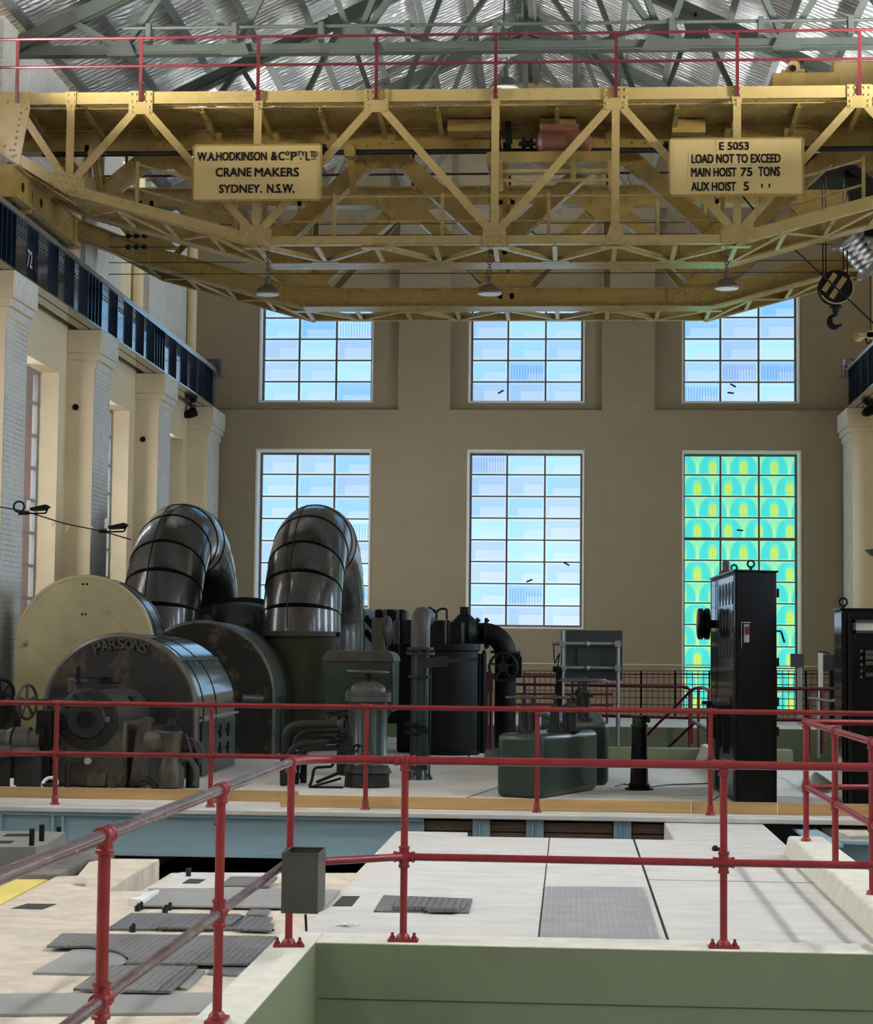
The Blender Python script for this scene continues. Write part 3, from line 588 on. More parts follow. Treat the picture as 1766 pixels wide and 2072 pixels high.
# ---- near outrigger truss
def outrigger(y, mt, near):
    ca = MB(); ca.box(-8.9, 6.6, y-.02, y+.02, ZT, ZT+.18); ca.box(-8.9, 6.6, y, y+.16, ZT+.155, ZT+.18); ca.box(-8.9, 6.6, y, y+.16, ZT, ZT+.02); ca.build('top_chord', mt, crane)
    cp = chord_pts(); cb = MB()
    for (x0, z0), (x1, z1) in zip(cp, cp[1:]):
        h = .11 if abs(z1-z0) < .01 else .16
        cb.bar((x0, y, z0-.06), (x1, y, z1-.06), .04, h); cb.bar((x0, y+.07, z0-.06-h/2), (x1, y+.07, z1-.06-h/2), .14, .02)
    cb.build('bottom_chord', mt, crane)
    segs = [(-8.2, 9.55, BN[0], ZS), (BN[0], ZS, NX[1], ZT), (NX[1], ZT, BN[1], ZB), (BN[1], ZB, NX[3], ZT), (NX[3], ZT, BN[2], ZB), (BN[2], ZB, NX[5], ZT), (NX[5], ZT, BN[3], ZB), (BN[3], ZB, NX[7], ZT), (NX[7], ZT, BN[4], ZS), (BN[4], ZS, 5.95, 9.55)]
    for a, b, c, d in segs:
        m = MB(); m.bar((a, y-.012, b), (c, y-.012, d), .02, .115, up=(0, -1, 0)) if False else m.bar((a, y-.012, b), (c, y-.012, d), .115, .022, up=(0, -1, 0)); m.bar((a, y+.03, b), (c, y+.03, d), .02, .08, up=(0, -1, 0)); m.build('diagonal', mt, crane)
    for x, zb in ((BN[0], ZS), (BN[1], ZB), (BN[2], ZB), (NX[5], ZB-.02), (BN[3], ZB), (BN[4], ZS)):
        m = MB(); m.bar((x, y-.014, zb-.05), (x, y-.014, ZT+.05), .115, .022, up=(0, -1, 0)); m.bar((x, y+.03, zb), (x, y+.03, ZT), .02, .08, up=(0, -1, 0)); m.build('post', mt, crane)
    if not near: return
    yf = y-.035
    for x in (NX[1], NX[3], NX[5], NX[7]):
        g = MB(); g.prism([(x-.18, yf, ZT+.19), (x+.18, yf, ZT+.19), (x+.18, yf, ZT-.13), (x+.15, yf, ZT-.16), (x-.15, yf, ZT-.16), (x-.18, yf, ZT-.13)], (0, .016, 0))
        rivets(g, [(x+a, ZT+b) for a in (-.145, -.07, .07, .145) for b in (.14, .03)]+[(x+a, ZT+b) for a in (-.13, .13) for b in (-.06, -.13)], yf); g.build('gusset_plate', mt, crane)
    for x in (BN[0], BN[1], BN[2], BN[3], BN[4]):
        if x not in (BN[0], BN[4]):
            g = MB(); g.prism([(x-.08, yf, ZT+.19), (x+.08, yf, ZT+.19), (x+.08, yf, ZT+.02), (x+.05, yf, ZT-.12), (x-.05, yf, ZT-.12), (x-.08, yf, ZT+.02)], (0, .016, 0))
            rivets(g, [(x+a, ZT+b) for a in (-.045, .045) for b in (.14, .04)]+[(x, ZT-.03), (x, ZT-.09)], yf); g.build('gusset_plate', mt, crane)
        s = 1 if x > CX else -1; zb = zbot(x)-.06; sl = 0 if x == BN[2] else (.18 if x in (BN[1], BN[3]) else .22)
        g = MB(); q = [(-.24, .16), (.24, .16), (.22, -.10), (-.22, -.10)]
        if x == BN[2]: q = [(-.17, .16), (.17, .16), (.17, -.10), (-.17, -.10)]
        pts = [(x+a, zb+b+(max(0, s*a)*(.55 if sl > .2 else .3) if sl else 0)) for a, b in q]
        g.prism([(a, yf, b) for a, b in pts], (0, .016, 0))
        (p0, p1, p2, p3) = [V((a, 0, b)) for a, b in pts]
        rv = []
        for i in range(4):
            for k in range(3):
                u = .1+.8*(i+(.5 if k == 1 else 0))/3.6; v = .14+.36*k; c = p0.lerp(p1, u).lerp(p3.lerp(p2, u), v); rv.append((c.x, c.z))
        rivets(g, rv, yf); g.build('gusset_plate', mt, crane)
    x = BN[0]; g = MB(); g.prism([(x-.08, yf, ZT+.19), (x+.08, yf, ZT+.19), (x+.08, yf, ZT+.02), (x+.05, yf, ZT-.12), (x-.05, yf, ZT-.12), (x-.08, yf, ZT+.02)], (0, .016, 0)); rivets(g, [(x+a, ZT+b) for a in (-.045, .045) for b in (.14, .04)]+[(x, ZT-.03), (x, ZT-.09)], yf); g.build('gusset_plate', mt, crane)
    x = NX[5]; g = MB(); g.prism([(x-.05, yf, ZB+.22), (x+.05, yf, ZB+.22), (x+.12, yf, ZB), (x+.12, yf, ZB-.14), (x-.12, yf, ZB-.14), (x-.12, yf, ZB)], (0, .016, 0)); rivets(g, [(x, ZB+.17), (x, ZB+.09), (x-.07, ZB-.04), (x+.07, ZB-.04), (x-.07, ZB-.1), (x+.07, ZB-.1)], yf); g.build('gusset_plate', mt, crane)
    for s in (-1, 1):                           # big end plates
        x = CX+s*7.0; g = MB(); g.prism([(x+s*1.0, yf, ZT+.19), (x-s*.02, yf, ZT+.19), (x-s*.02, yf, ZT-.08), (x+s*.12, yf, 8.83), (x+s*.35, yf, 9.0), (x+s*1.0, yf, 9.35)], (0, .016, 0))
        rivets(g, [(x+s*.06, ZT+.14), (x+s*.06, ZT+.04), (x+s*.03, ZT-.06)]+[(x+s*(.10+.015*k), ZT-.03-.095*k) for k in range(9)]+[(x+s*.32, ZT+.04), (x+s*.35, 9.12), (x+s*.26, 9.06), (x+s*.18, 8.98)], yf); g.build('end_plate', mt, crane)
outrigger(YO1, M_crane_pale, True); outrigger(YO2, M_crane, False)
# ---- main girders
def main_girder(y, facey):
    c = MB(); c.box(-8.7, 6.4, y-.02, y+.3, 9.40, 9.68); c.box(-8.7, 6.4, y-.12, y+.4, 9.68, 9.715); c.build('girder_top_chord', M_crane, crane)
    rv = MB(); x = -8.6
    while x < 6.4:
        rv.rivet((x, y-.08, 9.68), (0, -.3, -1), .02); x += .11
    for x0 in [NX[k] for k in range(9)]:
        for dx in (-.5, -.3, -.1, .1, .3, .5):
            for z in (9.46, 9.61): rv.rivet((x0+dx, y-.02, z+(.03 if abs(dx) < .2 else 0)), (0, -1, 0), .02)
    rv.build('rivet_row', M_crane, crane)
    cp = chord_pts(); b = MB()
    for (x0, z0), (x1, z1) in zip(cp, cp[1:]):
        b.bar((x0, y+.14, z0+.02), (x1, y+.14, z1+.02), .32, .34); b.bar((x0, y+.14, z0-.14), (x1, y+.14, z1-.14), .50, .02); b.bar((x0, y+.14, z0+.18), (x1, y+.14, z1+.18), .44, .02)
    b.build('girder_bottom_chord', M_crane, crane)
    segs = [(-8.2, 9.5, BN[0], ZS+.15), (BN[0], ZS+.1, NX[1], 9.5), (NX[1], 9.5, BN[1], ZB+.1), (BN[1], ZB+.1, NX[3], 9.5), (NX[3], 9.5, BN[2], ZB+.1), (BN[2], ZB+.1, NX[5], 9.5), (NX[5], 9.5, BN[3], ZB+.1), (BN[3], ZB+.1, NX[7], 9.5), (NX[7], 9.5, BN[4], ZS+.1), (BN[4], ZS+.1, 5.95, 9.5)]
    for x0, z0, x1, z1 in segs:
        m = MB()
        for dy in (0, .26): m.bar((x0, y+dy, z0), (x1, y+dy, z1), .24, .02, up=(0, -1, 0))
        d = V((x1-x0, 0, z1-z0)).normalized()
        for k in (-1, 1):
            o = V((-d.z, 0, d.x))*k*.115; m.bar(V((x0, y+.06, z0))+o, V((x1, y+.06, z1))+o, .02, .12, up=(0, -1, 0)); m.bar(V((x0, y+.2, z0))+o, V((x1, y+.2, z1))+o, .02, .12, up=(0, -1, 0))
        L = (V((x1, 0, z1))-V((x0, 0, z0))).length
        for e in (0.25, .33, .41, .49, L-.25, L-.33, L-.41, L-.49):
            for k in (-.06, .06):
                p = V((x0, y-.01, z0))+d*e+V((-d.z, 0, d.x))*k; m.rivet(p, (0, -1, 0), .022)
        m.build('girder_diagonal', M_crane, crane)
    for x in (BN[0], BN[1], BN[2], BN[3], BN[4]):
        m = MB(); zb = zbot(x)
        for k in (-.1, .1): m.box(x+k-.035, x+k+.035, y-.02, y+.02, zb, 9.5); m.box(x+k-.01, x+k+.01, y, y+.28, zb, 9.5)
        m.build('girder_post', M_crane, crane)
        g = MB(); h = .46; g.prism([(x-.62, y-.035, zb+.1), (x+.62, y-.035, zb+.1), (x+.22, y-.035, zb+h), (x-.22, y-.035, zb+h)], (0, .012, 0))
        g.build('girder_gusset', M_crane, crane)
        s = (x > CX)-(x < CX)
        g = MB(); a = V((x-s*.02, y-.04, zb+.02)); L1 = 1.0
        if s:
            def nx(xx, dz): return V((xx, y-.04, zbot(xx)+.02+dz))
            xo = x+s*.55; xi = x-s*.75
            g.prism([nx(xo, .17), nx(x, .17), nx(xi, .17), nx(xi, -.15), nx(x, -.15), nx(xo, -.15)], (0, .02, 0))
            for k in range(14):
                xx = xi+(xo-xi)*(k+.5)/14
                for q in (-.1, 0, .1): g.rivet(nx(xx, q+(.03 if k % 2 else -.02)), (0, -1, 0), .022)
            g.build('splice_plate', M_crane, crane)
    for x in (NX[1], NX[3], NX[5], NX[7]):
        g = MB(); g.prism([(x-.5, y-.035, 9.42), (x+.5, y-.035, 9.42), (x+.2, y-.035, 9.1), (x-.2, y-.035, 9.1)], (0, .012, 0)); g.build('girder_gusset', M_crane, crane)
OUT = .39; main_girder(YM1, 0); main_girder(YM2, 0)
# ---- flat bracing between girder and outrigger, seen from below
def bracing(y0, y1):
    xs = [BN[1]+PX_/2*k for k in range(9)]; z = ZB-.13
    m = MB()
    for i, x in enumerate(xs):
        m.bar((x, y0+.05, z), (x, y1-.05, z), .07, .02); m.box(x-.008, x+.008, y0, y1, z, z+.07)
        if i < 8:
            a, b = ((x, y0+.08), (xs[i+1], y1-.08)) if i % 2 == 0 else ((x, y1-.08), (xs[i+1], y0+.08)); m.bar((*a, z-.005), (*b, z-.005), .08, .012); m.bar((*a, z+.03), (*b, z+.03), .012, .08)
    for k in range(9):
        x = xs[k]; yy = y1-.1 if k % 2 else y0+.1
        m.cbox((x, yy, z-.014), .42, .16, .012)
    m.bar((BN[1]-.1, y1-.04, z), (BN[3]+.1, y1-.04, z), .09, .02); m.build('flat_bracing', M_crane_pale, crane)
    for s, e, f in ((-1, BN[0], BN[1]), (1, BN[4], BN[3])):
        m = MB(); n = 4
        for i in range(n):
            xa = e+(f-e)*i/n; xb = e+(f-e)*(i+1)/n; za = zbot(xa)-.15; zb_ = zbot(xb)-.15
            if i % 2: m.bar((xa, y0+.05, za), (xb, y1-.05, zb_), .07, .02)
            else: m.bar((xa, y1-.05, za), (xb, y0+.05, zb_), .07, .02)
            m.bar((xa, y0+.05, za), (xa, y1-.05, za), .06, .02)
        m.bar((e, y1-.04, zbot(e)-.15), (f, y1-.04, zbot(f)-.15), .09, .03)
        xo = e+s*1.0; m.bar((xo, y1-.04, zbot(xo)-.1), (e, y1-.04, zbot(e)-.15), .09, .03); m.bar((xo, y0+.05, zbot(xo)-.1), (e, y1-.05, zbot(e)-.15), .07, .02)
        m.build('flat_bracing', M_crane_pale, crane)
OUT = .5; bracing(YO1+.1, YM1); bracing(YM2+.3, YO2+.05)
# ---- walkway plates and their brackets
for y0, y1 in ((YO1+.16, YM1-.1), (YM2+.4, YO2)):
    m = MB(); m.box(-8.6, 6.4, y0, y1, 9.72, 9.74); m.build('walkway_plate', M_crane, crane)
    for k in range(17):
        m = MB(); x = -8.2+.885*k; m.prism([(x-.01, y0, 9.72), (x-.01, y1, 9.72), (x-.01, y1, 9.55), (x-.01, y0, 9.68)], (.02, 0, 0)); m.bar((x, y0, 9.665), (x, y1, 9.535), .07, .012); m.build('walkway_bracket', M_crane, crane)
m = MB(); m.box(1.5, 2.0, 29.1, 29.3, 9.5, 9.7); m.box(-1.9, -1.2, 29.0, 29.4, 9.52, 9.7); m.box(-.5, 0.05, 29.0, 29.4, 9.52, 9.7); m.build('cable_box', M_crane, crane)
# ---- red handrails on top
for y, xs in ((YO1-.06, [-8.32, NX[1], NX[2], NX[3], NX[4], NX[5], NX[6], NX[7], 5.9]), (YO2+.05, NX)):
    m = MB()
    for z in (10.74, 10.31): m.tube([(-8.9, y, z), (6.5, y, z)], .022, 8)
    m.build('handrail', M_dkred, crane)
    for x in xs:
        p = MB(); p.box(x-.024, x+.024, y-.012, y+.012, ZT+.02, 10.74); p.build('handrail_post', M_dkred, crane)
# ---- thin yellow rails along the lower walkway
m = MB(); y = YO1+.3
for z in (ZB+.28, ZB+.66): m.tube([(BN[1]-.2, y, z), (BN[3]+.2, y, z)], .016, 6)
for s in (-1, 1):
    for z in (ZB+.28, ZB+.66):
        x0 = CX+s*(2*PX_+.1); x1 = CX+s*5.4; m.tube([(x0, y, z), (x1, y, zbot(x1)+z-ZB)], .02, 6)
m.build('walkway_rail', M_crane_pale, crane)
for x in (CX-5.4, CX-3.9, -3.55, -1.93, -.35, 1.26, CX+3.9, CX+5.4):
    m = MB(); m.bar((x, y, zbot(x)-.05), (x, y, zbot(x)+.7), .05, .05, up=(0, 1, 0)); m.build('walkway_rail_post', M_crane_pale, crane)
# ---- end carriages and wheels
for x in (-8.3, 6.3):
    m = MB(); m.box(x-.18, x+.18, 27.4, 31.1, 8.20, 8.62); m.box(x-.24, x+.24, 27.4, 31.1, 8.62, 8.65); m.box(x-.24, x+.24, 27.4, 31.1, 8.17, 8.20); m.build('end_carriage', M_crane, crane)
    h = MB()
    for yy in (27.9, 28.35, 28.9): h.lathe((x+(.181 if x < 0 else -.181), yy, 8.42), (1 if x < 0 else -1, 0, 0), [(.075, 0), (.07, .004)], 14)
    h.build('carriage_hole', M_black, crane)
    for yy in (28.0, 30.6):
        w = MB(); w.lathe((x-.07, yy, 8.35), (1, 0, 0), [(.24, 0), (.24, .02), (.2, .025), (.2, .115), (.24, .12), (.24, .14)], 24); w.lathe((x-.17, yy, 8.35), (1, 0, 0), [(.06, 0), (.06, .34)], 12); w.build('wheel', M_black, crane)
        g = MB(); g.box(x-.2, x+.2, yy+.25, yy+.31, 8.12, 8.62); g.build('wheel_guard', M_crane_pale, crane)
# ---- long travel drive: shaft, couplings, bearings, motor, brake
zs = 9.26; ys_ = 29.22
m = MB(); m.cyl((-8.2, ys_, zs), (6.0, ys_, zs), .042, n=12); m.build('drive_shaft', M_iron, crane)
m = MB()
for x in (P(650, 288, ys_).x, P(1352, 275, ys_).x): m.cyl((x-.09, ys_, zs), (x+.09, ys_, zs), .085, n=14); m.cyl((x-.16, ys_, zs), (x+.16, ys_, zs), .06, n=14); m.box(x-.07, x+.07, ys_-.05, ys_+.05, zs+.05, zs+.12)
m.build('shaft_coupling', M_black, crane)
for x in (NX[1]-.95, NX[2]+.25, NX[6]-.2, NX[3]-.5):
    b = MB(); b.cbox((x, ys_, zs), .14, .16, .16); b.cyl((x-.09, ys_, zs), (x+.09, ys_, zs), .075, n=12); b.bar((x, ys_+.05, zs-.1), (x+.02, YM1, zs-.55), .10, .05); b.build('shaft_bearing', M_crane, crane)
pl = P(1003, 330, 28.9).x; pr_ = P(1236, 330, 28.9).x
zp = P(1110, 322, 28.9).z
m = MB(); m.box(pl-.12, pr_, 28.5, 29.4, zp-.12, zp); m.box(pl-.12, pr_, 28.48, 28.52, zp-.15, zp+.01); m.build('motor_platform', M_crane, crane)
m = MB()
for x in (pl+.08, pr_-.03): m.bar((x, 28.5, zp-.12), (x+.02, 28.5, zp-.58), .06, .05, up=(0, 1, 0))
m.bar((pl+.08, 28.5, zp-.28), (pr_, 28.5, zp-.28), .04, .05); m.bar((pl+.08, 28.5, zp-.42), (pr_, 28.5, zp-.42), .03, .04); m.bar((P(1160, 360, 28.5).x, 28.5, zp-.12), (P(1160, 360, 28.5).x, 28.5, zp-.45), .07, .05, up=(0, 1, 0)); m.build('platform_frame', M_crane_pale, crane)
mo = T('electric_motor', 'orange-brown electric motor on the crane platform, coupled to the drive shaft', 'motor', (P(1138, 322, 28.9).x, 28.9, zp))
a = P(1090, 295, 28.9).x; b = P(1195, 295, 28.9).x; cz = zp+.21
m = MB(); m.lathe((a, 28.8, cz), (1, 0, 0), [(.06, -.05), (.12, -.02), (.19, .03), (.205, .08), (.205, (b-a)*.5), (.21, (b-a)*.52), (.205, (b-a)*.55), (.205, b-a-.1), (.18, b-a-.03), (.10, b-a), (.06, b-a+.03)], 20); m.build('casing', M_orange, mo)
m = MB(); m.box(a+.06, b-.18, 28.68, 28.92, cz+.12, cz+.27); m.build('terminal_box', M_orange, mo)
m = MB(); m.box(a+.08, b-.08, 28.62, 28.98, zp, zp+.06); m.build('foot', M_orange, mo)
m = MB(); m.cyl((a-.3, 28.8, cz), (a, 28.8, cz), .03, n=10); m.lathe((a-.26, 28.8, cz), (1, 0, 0), [(.05, 0), (.085, .01), (.085, .06), (.05, .07), (.05, .12), (.085, .13), (.085, .18)], 14); m.build('coupling', M_iron, mo)
br = T('brake_wheel', 'black brake wheel seen edge-on beside the orange motor', 'brake', (P(1028, 322, 28.9).x, 28.9, zp))
x = P(1028, 290, 28.9).x; m = MB(); m.lathe((x-.04, 28.9, zp+.29), (1, 0, 0), [(.29, 0), (.29, .08), (.05, .085), (.05, .1)], 28); m.build('wheel', M_black, br)
m = MB(); m.bar((x-.18, 28.85, zp), (x-.14, 28.85, zp+.42), .08, .06, up=(0, 1, 0)); m.bar((x-.17, 28.85, zp+.40), (x+.05, 28.85, zp+.36), .05, .05); m.cyl((x-.17, 28.8, zp+.2), (x-.17, 29.0, zp+.2), .07, n=12); m.build('brake_lever', M_iron, br)
# ---- bus wires along the far girder
w = T('collector_wires', 'thin bare collector wires on black insulators along the crane girder', 'wire', (CX, 32.2, 8.8))
m = MB()
for z in (8.85, 8.66, 8.47, 8.2, 8.0): m.tube([(-7.9, 32.4, z), (5.9, 32.4, z)], .008, 5)
m.build('wire', M_iron, w)
for z in (8.85, 8.66, 8.47):
    m = MB()
    for k in range(3): m.lathe((-7.62+.14*k, 32.4, z), (1, 0, 0), [(.02, 0), (.045, .03), (.045, .06), (.02, .1)], 10)
    m.build('insulator', M_black, w)
# ================= signs =================
def sign(px, rows, label, y=28.05):
    x0, y0, x1, y1 = px; a = P(x0, y0, y); b = P(x1, y1, y); w = b.x-a.x; h = a.z-b.z
    r = T('crane_sign', label, 'sign', ((a.x+b.x)/2, y, b.z))
    m = MB(); m.box(a.x, b.x, y-.012, y+.012, b.z, a.z); m.build('board', M_sign, r)
    f = MB()
    for (u0, u1, v0, v1) in ((a.x, b.x, a.z-.022, a.z), (a.x, b.x, b.z, b.z+.022), (a.x, a.x+.022, b.z, a.z), (b.x-.022, b.x, b.z, a.z)): f.box(u0, u1, y-.022, y-.010, v0, v1)
    f.build('frame', M_crane, r)
    lines = {}
    for q in rows: lines.setdefault(round((q[2]+q[4])/2/11) if q[0] not in ('-', '.', 'TD', 'TY', 'o') else round((rows[0][2]+rows[0][4])/2/11), []).append(q)
    for qs in lines.values():
        lm = MB()
        for s, c0, r0, c1, r1 in qs:
            p = P(c0, r1, y-.016); q = P(c1, r0, y-.016); lm.join(text_mb(s, q.x-p.x, q.z-p.z, .004, bold=.055).xf(Matrix.Translation((p.x, y-.0172, p.z))))
        lm.build('lettering', M_letter, r)
    # raised letter tiles behind the words
    groups = {}
    for q in rows:
        if q[0] not in ('-', '.', 'TD', 'TY', 'o'): groups.setdefault(round(q[4]/8), []).append(q)
    for qs in groups.values():
        tm = MB(); p = P(min(q[1] for q in qs)-6, max(q[4] for q in qs)+4, y-.013); q = P(max(q[3] for q in qs)+6, min(q[2] for q in qs)-4, y-.013)
        tm.box(p.x, q.x, y-.0165, y-.011, p.z, q.z); tm.build('letter_strip', M_sign, r)
    k = MB()
    for u in (a.x+.3, b.x-.3): k.bar((u, y+.05, b.z+.1), (u, y+.05, a.z-.02), .04, .06, up=(0, 1, 0))
    k.build('bracket', M_crane, r)
    return r
sign((391, 293, 650, 406), [('W.A.HODKINSON', 399, 307, 540, 326), ('&', 548, 307, 561, 325), ('C', 563, 307, 576, 325), ('o', 577, 306, 586, 315), ('P', 588, 307, 601, 325), ('TY', 601, 306, 617, 316), ('-', 578, 321, 585, 322.5), ('.', 606, 320, 611, 323), ('L', 618, 307, 627, 325), ('TD', 627, 306, 641, 318), ('-', 629, 321, 640, 322.5), ('CRANE', 436, 339, 509, 358), ('MAKERS', 515, 339, 605, 358), ('SYDNEY.', 443, 373, 530, 391), ('N.S.W.', 540, 372, 596, 391)],
     'yellow crane sign lettered with the crane makers and their city')
sign((1353, 280, 1627, 396), [('E 5053', 1455, 287, 1515, 304), ('LOAD NOT TO EXCEED', 1399, 311, 1579, 331), ('MAIN HOIST', 1398, 339, 1490, 358), ('75', 1498, 339, 1522, 357), ('TONS', 1534, 337, 1578, 357), ('AUX HOIST', 1398, 368, 1489, 387), ('5', 1504, 368, 1515, 386), ("' '", 1540, 372, 1558, 380)],
     'yellow crane sign listing the load limits of two hoists in tons')
for i, (x, yt, yr) in enumerate(((541, 510, 596), (990, 500, 595), (1470, 500, 584))):
    b = P(x, yr, 28.6); lamp('pendant_lamp', V((b.x, b.y, 7.62)), b, .185, M_enamel, ['grey enamel dome lamp on chain under the crane, below the makers sign', 'grey enamel dome lamp on chain under the crane, in the middle', 'grey enamel dome lamp on chain under the crane, below the load limit sign'][i], 'lamps under the crane')
# ================= trolley, hook block and ropes =================
tr = T('crane_trolley', 'yellow crane trolley housing riding on top of the crane at the right', 'crane trolley', (4.6, 31.5, 9.72))
def pbox(m, x0, y0, x1, y1, d0, d1):
    a = P(x0, y1, d0); b = P(x1, y0, d0); m.box(a.x, b.x, d0, d1, a.z, b.z); return m
m = pbox(MB(), 1563, 146, 1700, 186, 30.0, 32.6); m.build('frame', M_crane, tr)
m = pbox(MB(), 1684, 120, 1860, 182, 30.2, 32.6); m.build('gearbox_cover', M_crane_pale, tr, bev=.04)
m = MB(); p = P(1604, 146, 30.4); m.cyl(p+V((0, -.1, .06)), p+V((0, .6, .06)), .10, n=18); m.cbox(p+V((0, .2, 0)), .36, .5, .06); m.build('bearing', M_crane_pale, tr)
m = MB(); p = P(1604, 138, 30.28); m.lathe(p, (0, -1, 0), [(.055, 0), (.05, .01)], 14); m.build('shaft_end', M_black, tr)
m = MB(); m.box(1.9+1.2, 6.2, 30.6, 32.2, 9.35, 9.55); m.build('underframe', M_black, tr)
p = P(1752, 500, 31.5)
m = MB(); m.lathe(p+V((-.28, 0, .22)), (.55, .2, -.6), [(.14, -.02), (.36, 0), (.36, .04)]+[(.27+(.018 if k % 2 else 0), .05+.05*k) for k in range(12)]+[(.36, .66), (.36, .70), (.12, .71)], 28); m.build('rope_drum', M_steel, tr)
m = MB(); q = P(1748, 355, 31.0); m.cyl(q+V((-.05, -.15, .2)), q+V((-.05, .25, .2)), .26, n=24); m.bar(q+V((-.25, 0, .3)), q+V((-.12, 0, -.4)), .22, .16, up=(0, 1, 0)); m.bar(q+V((.1, 0, .4)), q+V((.1, 0, -1.0)), .2, .14, up=(0, 1, 0)); m.build('sheave', M_black, tr)
hk = T('hook_block', 'black crane hook block with yellow stripes hanging on ropes at the right', 'hook block', P(1690, 640, 31.4))
c = P(1690, 583, 31.4); R_ = .275
for k, (dy, mt, nm) in enumerate(((-.10, M_black, 'cheek_plate'), (.10, M_black, 'cheek_plate'))):
    m = MB(); m.lathe(c+V((0, dy-.015, 0)), (0, 1, 0), [(R_, 0), (R_, .03)], 32); m.build(nm, mt, hk)
m = MB(); m.lathe(c+V((0, -.085, 0)), (0, 1, 0), [(R_-.01, 0), (R_-.05, .085), (R_-.01, .17)], 32); m.build('sheave', M_iron, hk)
m = MB()
for off, L in ((-.13, .34), (.03, .40)):
    d = V((.55, 0, .83)); n = V((.83, 0, -.55)); o = c+n*off+V((0, -.118, 0)); m.bar(o-d*L/2, o+d*L/2, .085, .008, up=(0, -1, 0))
m.build('stripe', M_crane_pale, hk)
m = MB(); pts = arc(c-V((0, .12, 0)), (1, 0, 0), (0, 0, 1), R_*.98, -2.6, .6, 24); m.tube(pts, .014, 6); m.build('guard_edge', M_crane_pale, hk)
m = MB(); m.cyl(c+V((0, 0, -R_+.02)), c+V((0, 0, -R_-.12)), .075, .05, n=16); m.cyl(c+V((0, 0, -R_-.02)), c+V((0, 0, -R_-.05)), .10, n=16); m.build('swivel', M_black, hk)
h0 = c+V((0, 0, -R_-.12)); pts = [h0, h0+V((0, 0, -.05))]+arc(h0+V((.0, 0, -.15)), (1, 0, 0), (0, 0, 1), .095, 2.2, 5.9, 16)
m = MB(); m.tube(pts, [.035, .038]+[.042+.012*math.sin(PI*k/16)-.025*(k/16)**3 for k in range(17)], 10); m.build('hook', M_black, hk)
for dx in (-.2, -.15, .13, .19):
    m = MB(); m.cyl(c+V((dx, 0, .1)), V((c.x+dx, 31.4, 9.4)), .011, n=6); m.build('hoist_rope', M_black, hk)
ax = T('auxiliary_hook', 'small yellow auxiliary hook block at the right edge above the runway girder', 'hook block', P(1748, 690, 31.8))
c = P(1736, 680, 31.8); m = MB(); m.lathe(c+V((0, -.04, 0)), (0, 1, 0), [(.075, 0), (.09, .01), (.06, .04), (.09, .07), (.075, .08)], 18); m.bar(c, c+V((.25, 0, .02)), .10, .08); m.cyl(c+V((.2, -.05, .02)), c+V((.2, .05, .02)), .07, n=14); m.build('block', M_crane_pale, ax)
m = MB(); m.tube(pipe_path([c+V((.12, 0, -.02)), c+V((.14, 0, -.12)), c+V((.2, 0, -.12)), c+V((.2, 0, -.06))], .03), .014, 6); m.build('hook', M_black, ax)
m = MB(); m.cyl(c+V((.2, 0, .05)), V((c.x+.2, 31.8, 9.4)), .008, n=6); m.build('hoist_rope', M_black, ax)
m = MB(); m.tube([P(1480, 370, 30.2), P(1530, 430, 30.4), P(1600, 498, 30.7), P(1700, 590, 31.1), P(1790, 676, 31.5)], .014, 6)
o = m.build('power_cable', M_black); tag(o, 'black cable slanting down across the hook block to the right edge', 'cable')
# ================= kerbs, pit and rails =================
RR = .0235
def rail_run(m, a, b, r=RR): m.cyl(a, b, r, n=14)
def sleeve(m, a, b, r):                       # pipe fitting with beaded ends
    a = V(a); b = V(b); d = b-a; L = d.length; m.lathe(a, d, [(r*1.02, 0), (r*1.36, .002), (r*1.36, .014), (r*1.2, .018), (r*1.2, L-.018), (r*1.36, L-.014), (r*1.36, L-.002), (r*1.02, L)], 16)
def cross_fit(p, dr, r=RR, up=True, dn=True, L=.062):
    m = MB(); p = V(p); dr = V(dr).normalized()
    for d in (dr, -dr): sleeve(m, p, p+d*L, r)
    if up: sleeve(m, p, p+V((0, 0, L)), r)
    if dn: sleeve(m, p, p-V((0, 0, L)), r)
    m.sphere(p, r*1.3, 10); return m
def base_plate(p, rot=0):
    m = MB(); p = V(p); m.cbox(p+V((0, 0, .007)), .17, .085, .014, rot); m.lathe(p, (0, 0, 1), [(.04, .014), (.038, .03), (.026, .045)], 14)
    ca = V((math.cos(rot), math.sin(rot), 0))
    for s in (-1, 1): m.lathe(p+ca*s*.062, (0, 0, 1), [(.016, .014), (.016, .03), (.009, .032), (.009, .05)], 6)
    return m
# --- foreground rail (an L: along the left kerb, then across)
K0 = .0
XLk, YCk = -1.55, 11.15
fr = T('pipe_railing', 'red pipe railing on the green kerb, with a sheet-metal box on its corner post', 'railing', (-.4, 11.15, K0))
cornP = P(628, 1540, 11.13)
zt = 1.02; zm = .475
Yps = [10.69, P(425, 1600, 1).y and G(425, 1597, zt).y, G(195, 1690, zt).y]
ln = [G(575, 1541, zt), G(425, 1597, zt), G(195, 1690, zt)]
Yps = [q.y for q in ln]; Ypl = [10.69, 9.0, 7.2]
xl = XLk
top = MB(); pts = pipe_path([(xl, 5.2, zt), (xl, 10.62, zt), (xl, 10.86, zt), (xl+.16, YCk, zt), (2.4, YCk-.02, zt)], .14)
M_half = M_red
iw = MB(); iw.cyl((xl, 3.0, zt), (xl, 10.72, zt), RR, n=16); iw.build('top_rail', M_worn, fr)
m = MB(); m.tube(pipe_path([(xl, 10.70, zt), (xl, 10.92, zt), (xl+.14, YCk, zt), (xl+.5, YCk, zt)], .12), RR, 14); m.build('rail_bend', M_red, fr)
m = MB(); m.cyl((xl+.48, YCk, zt), (2.5, YCk-.03, zt), RR, n=16); m.build('top_rail', M_red, fr)
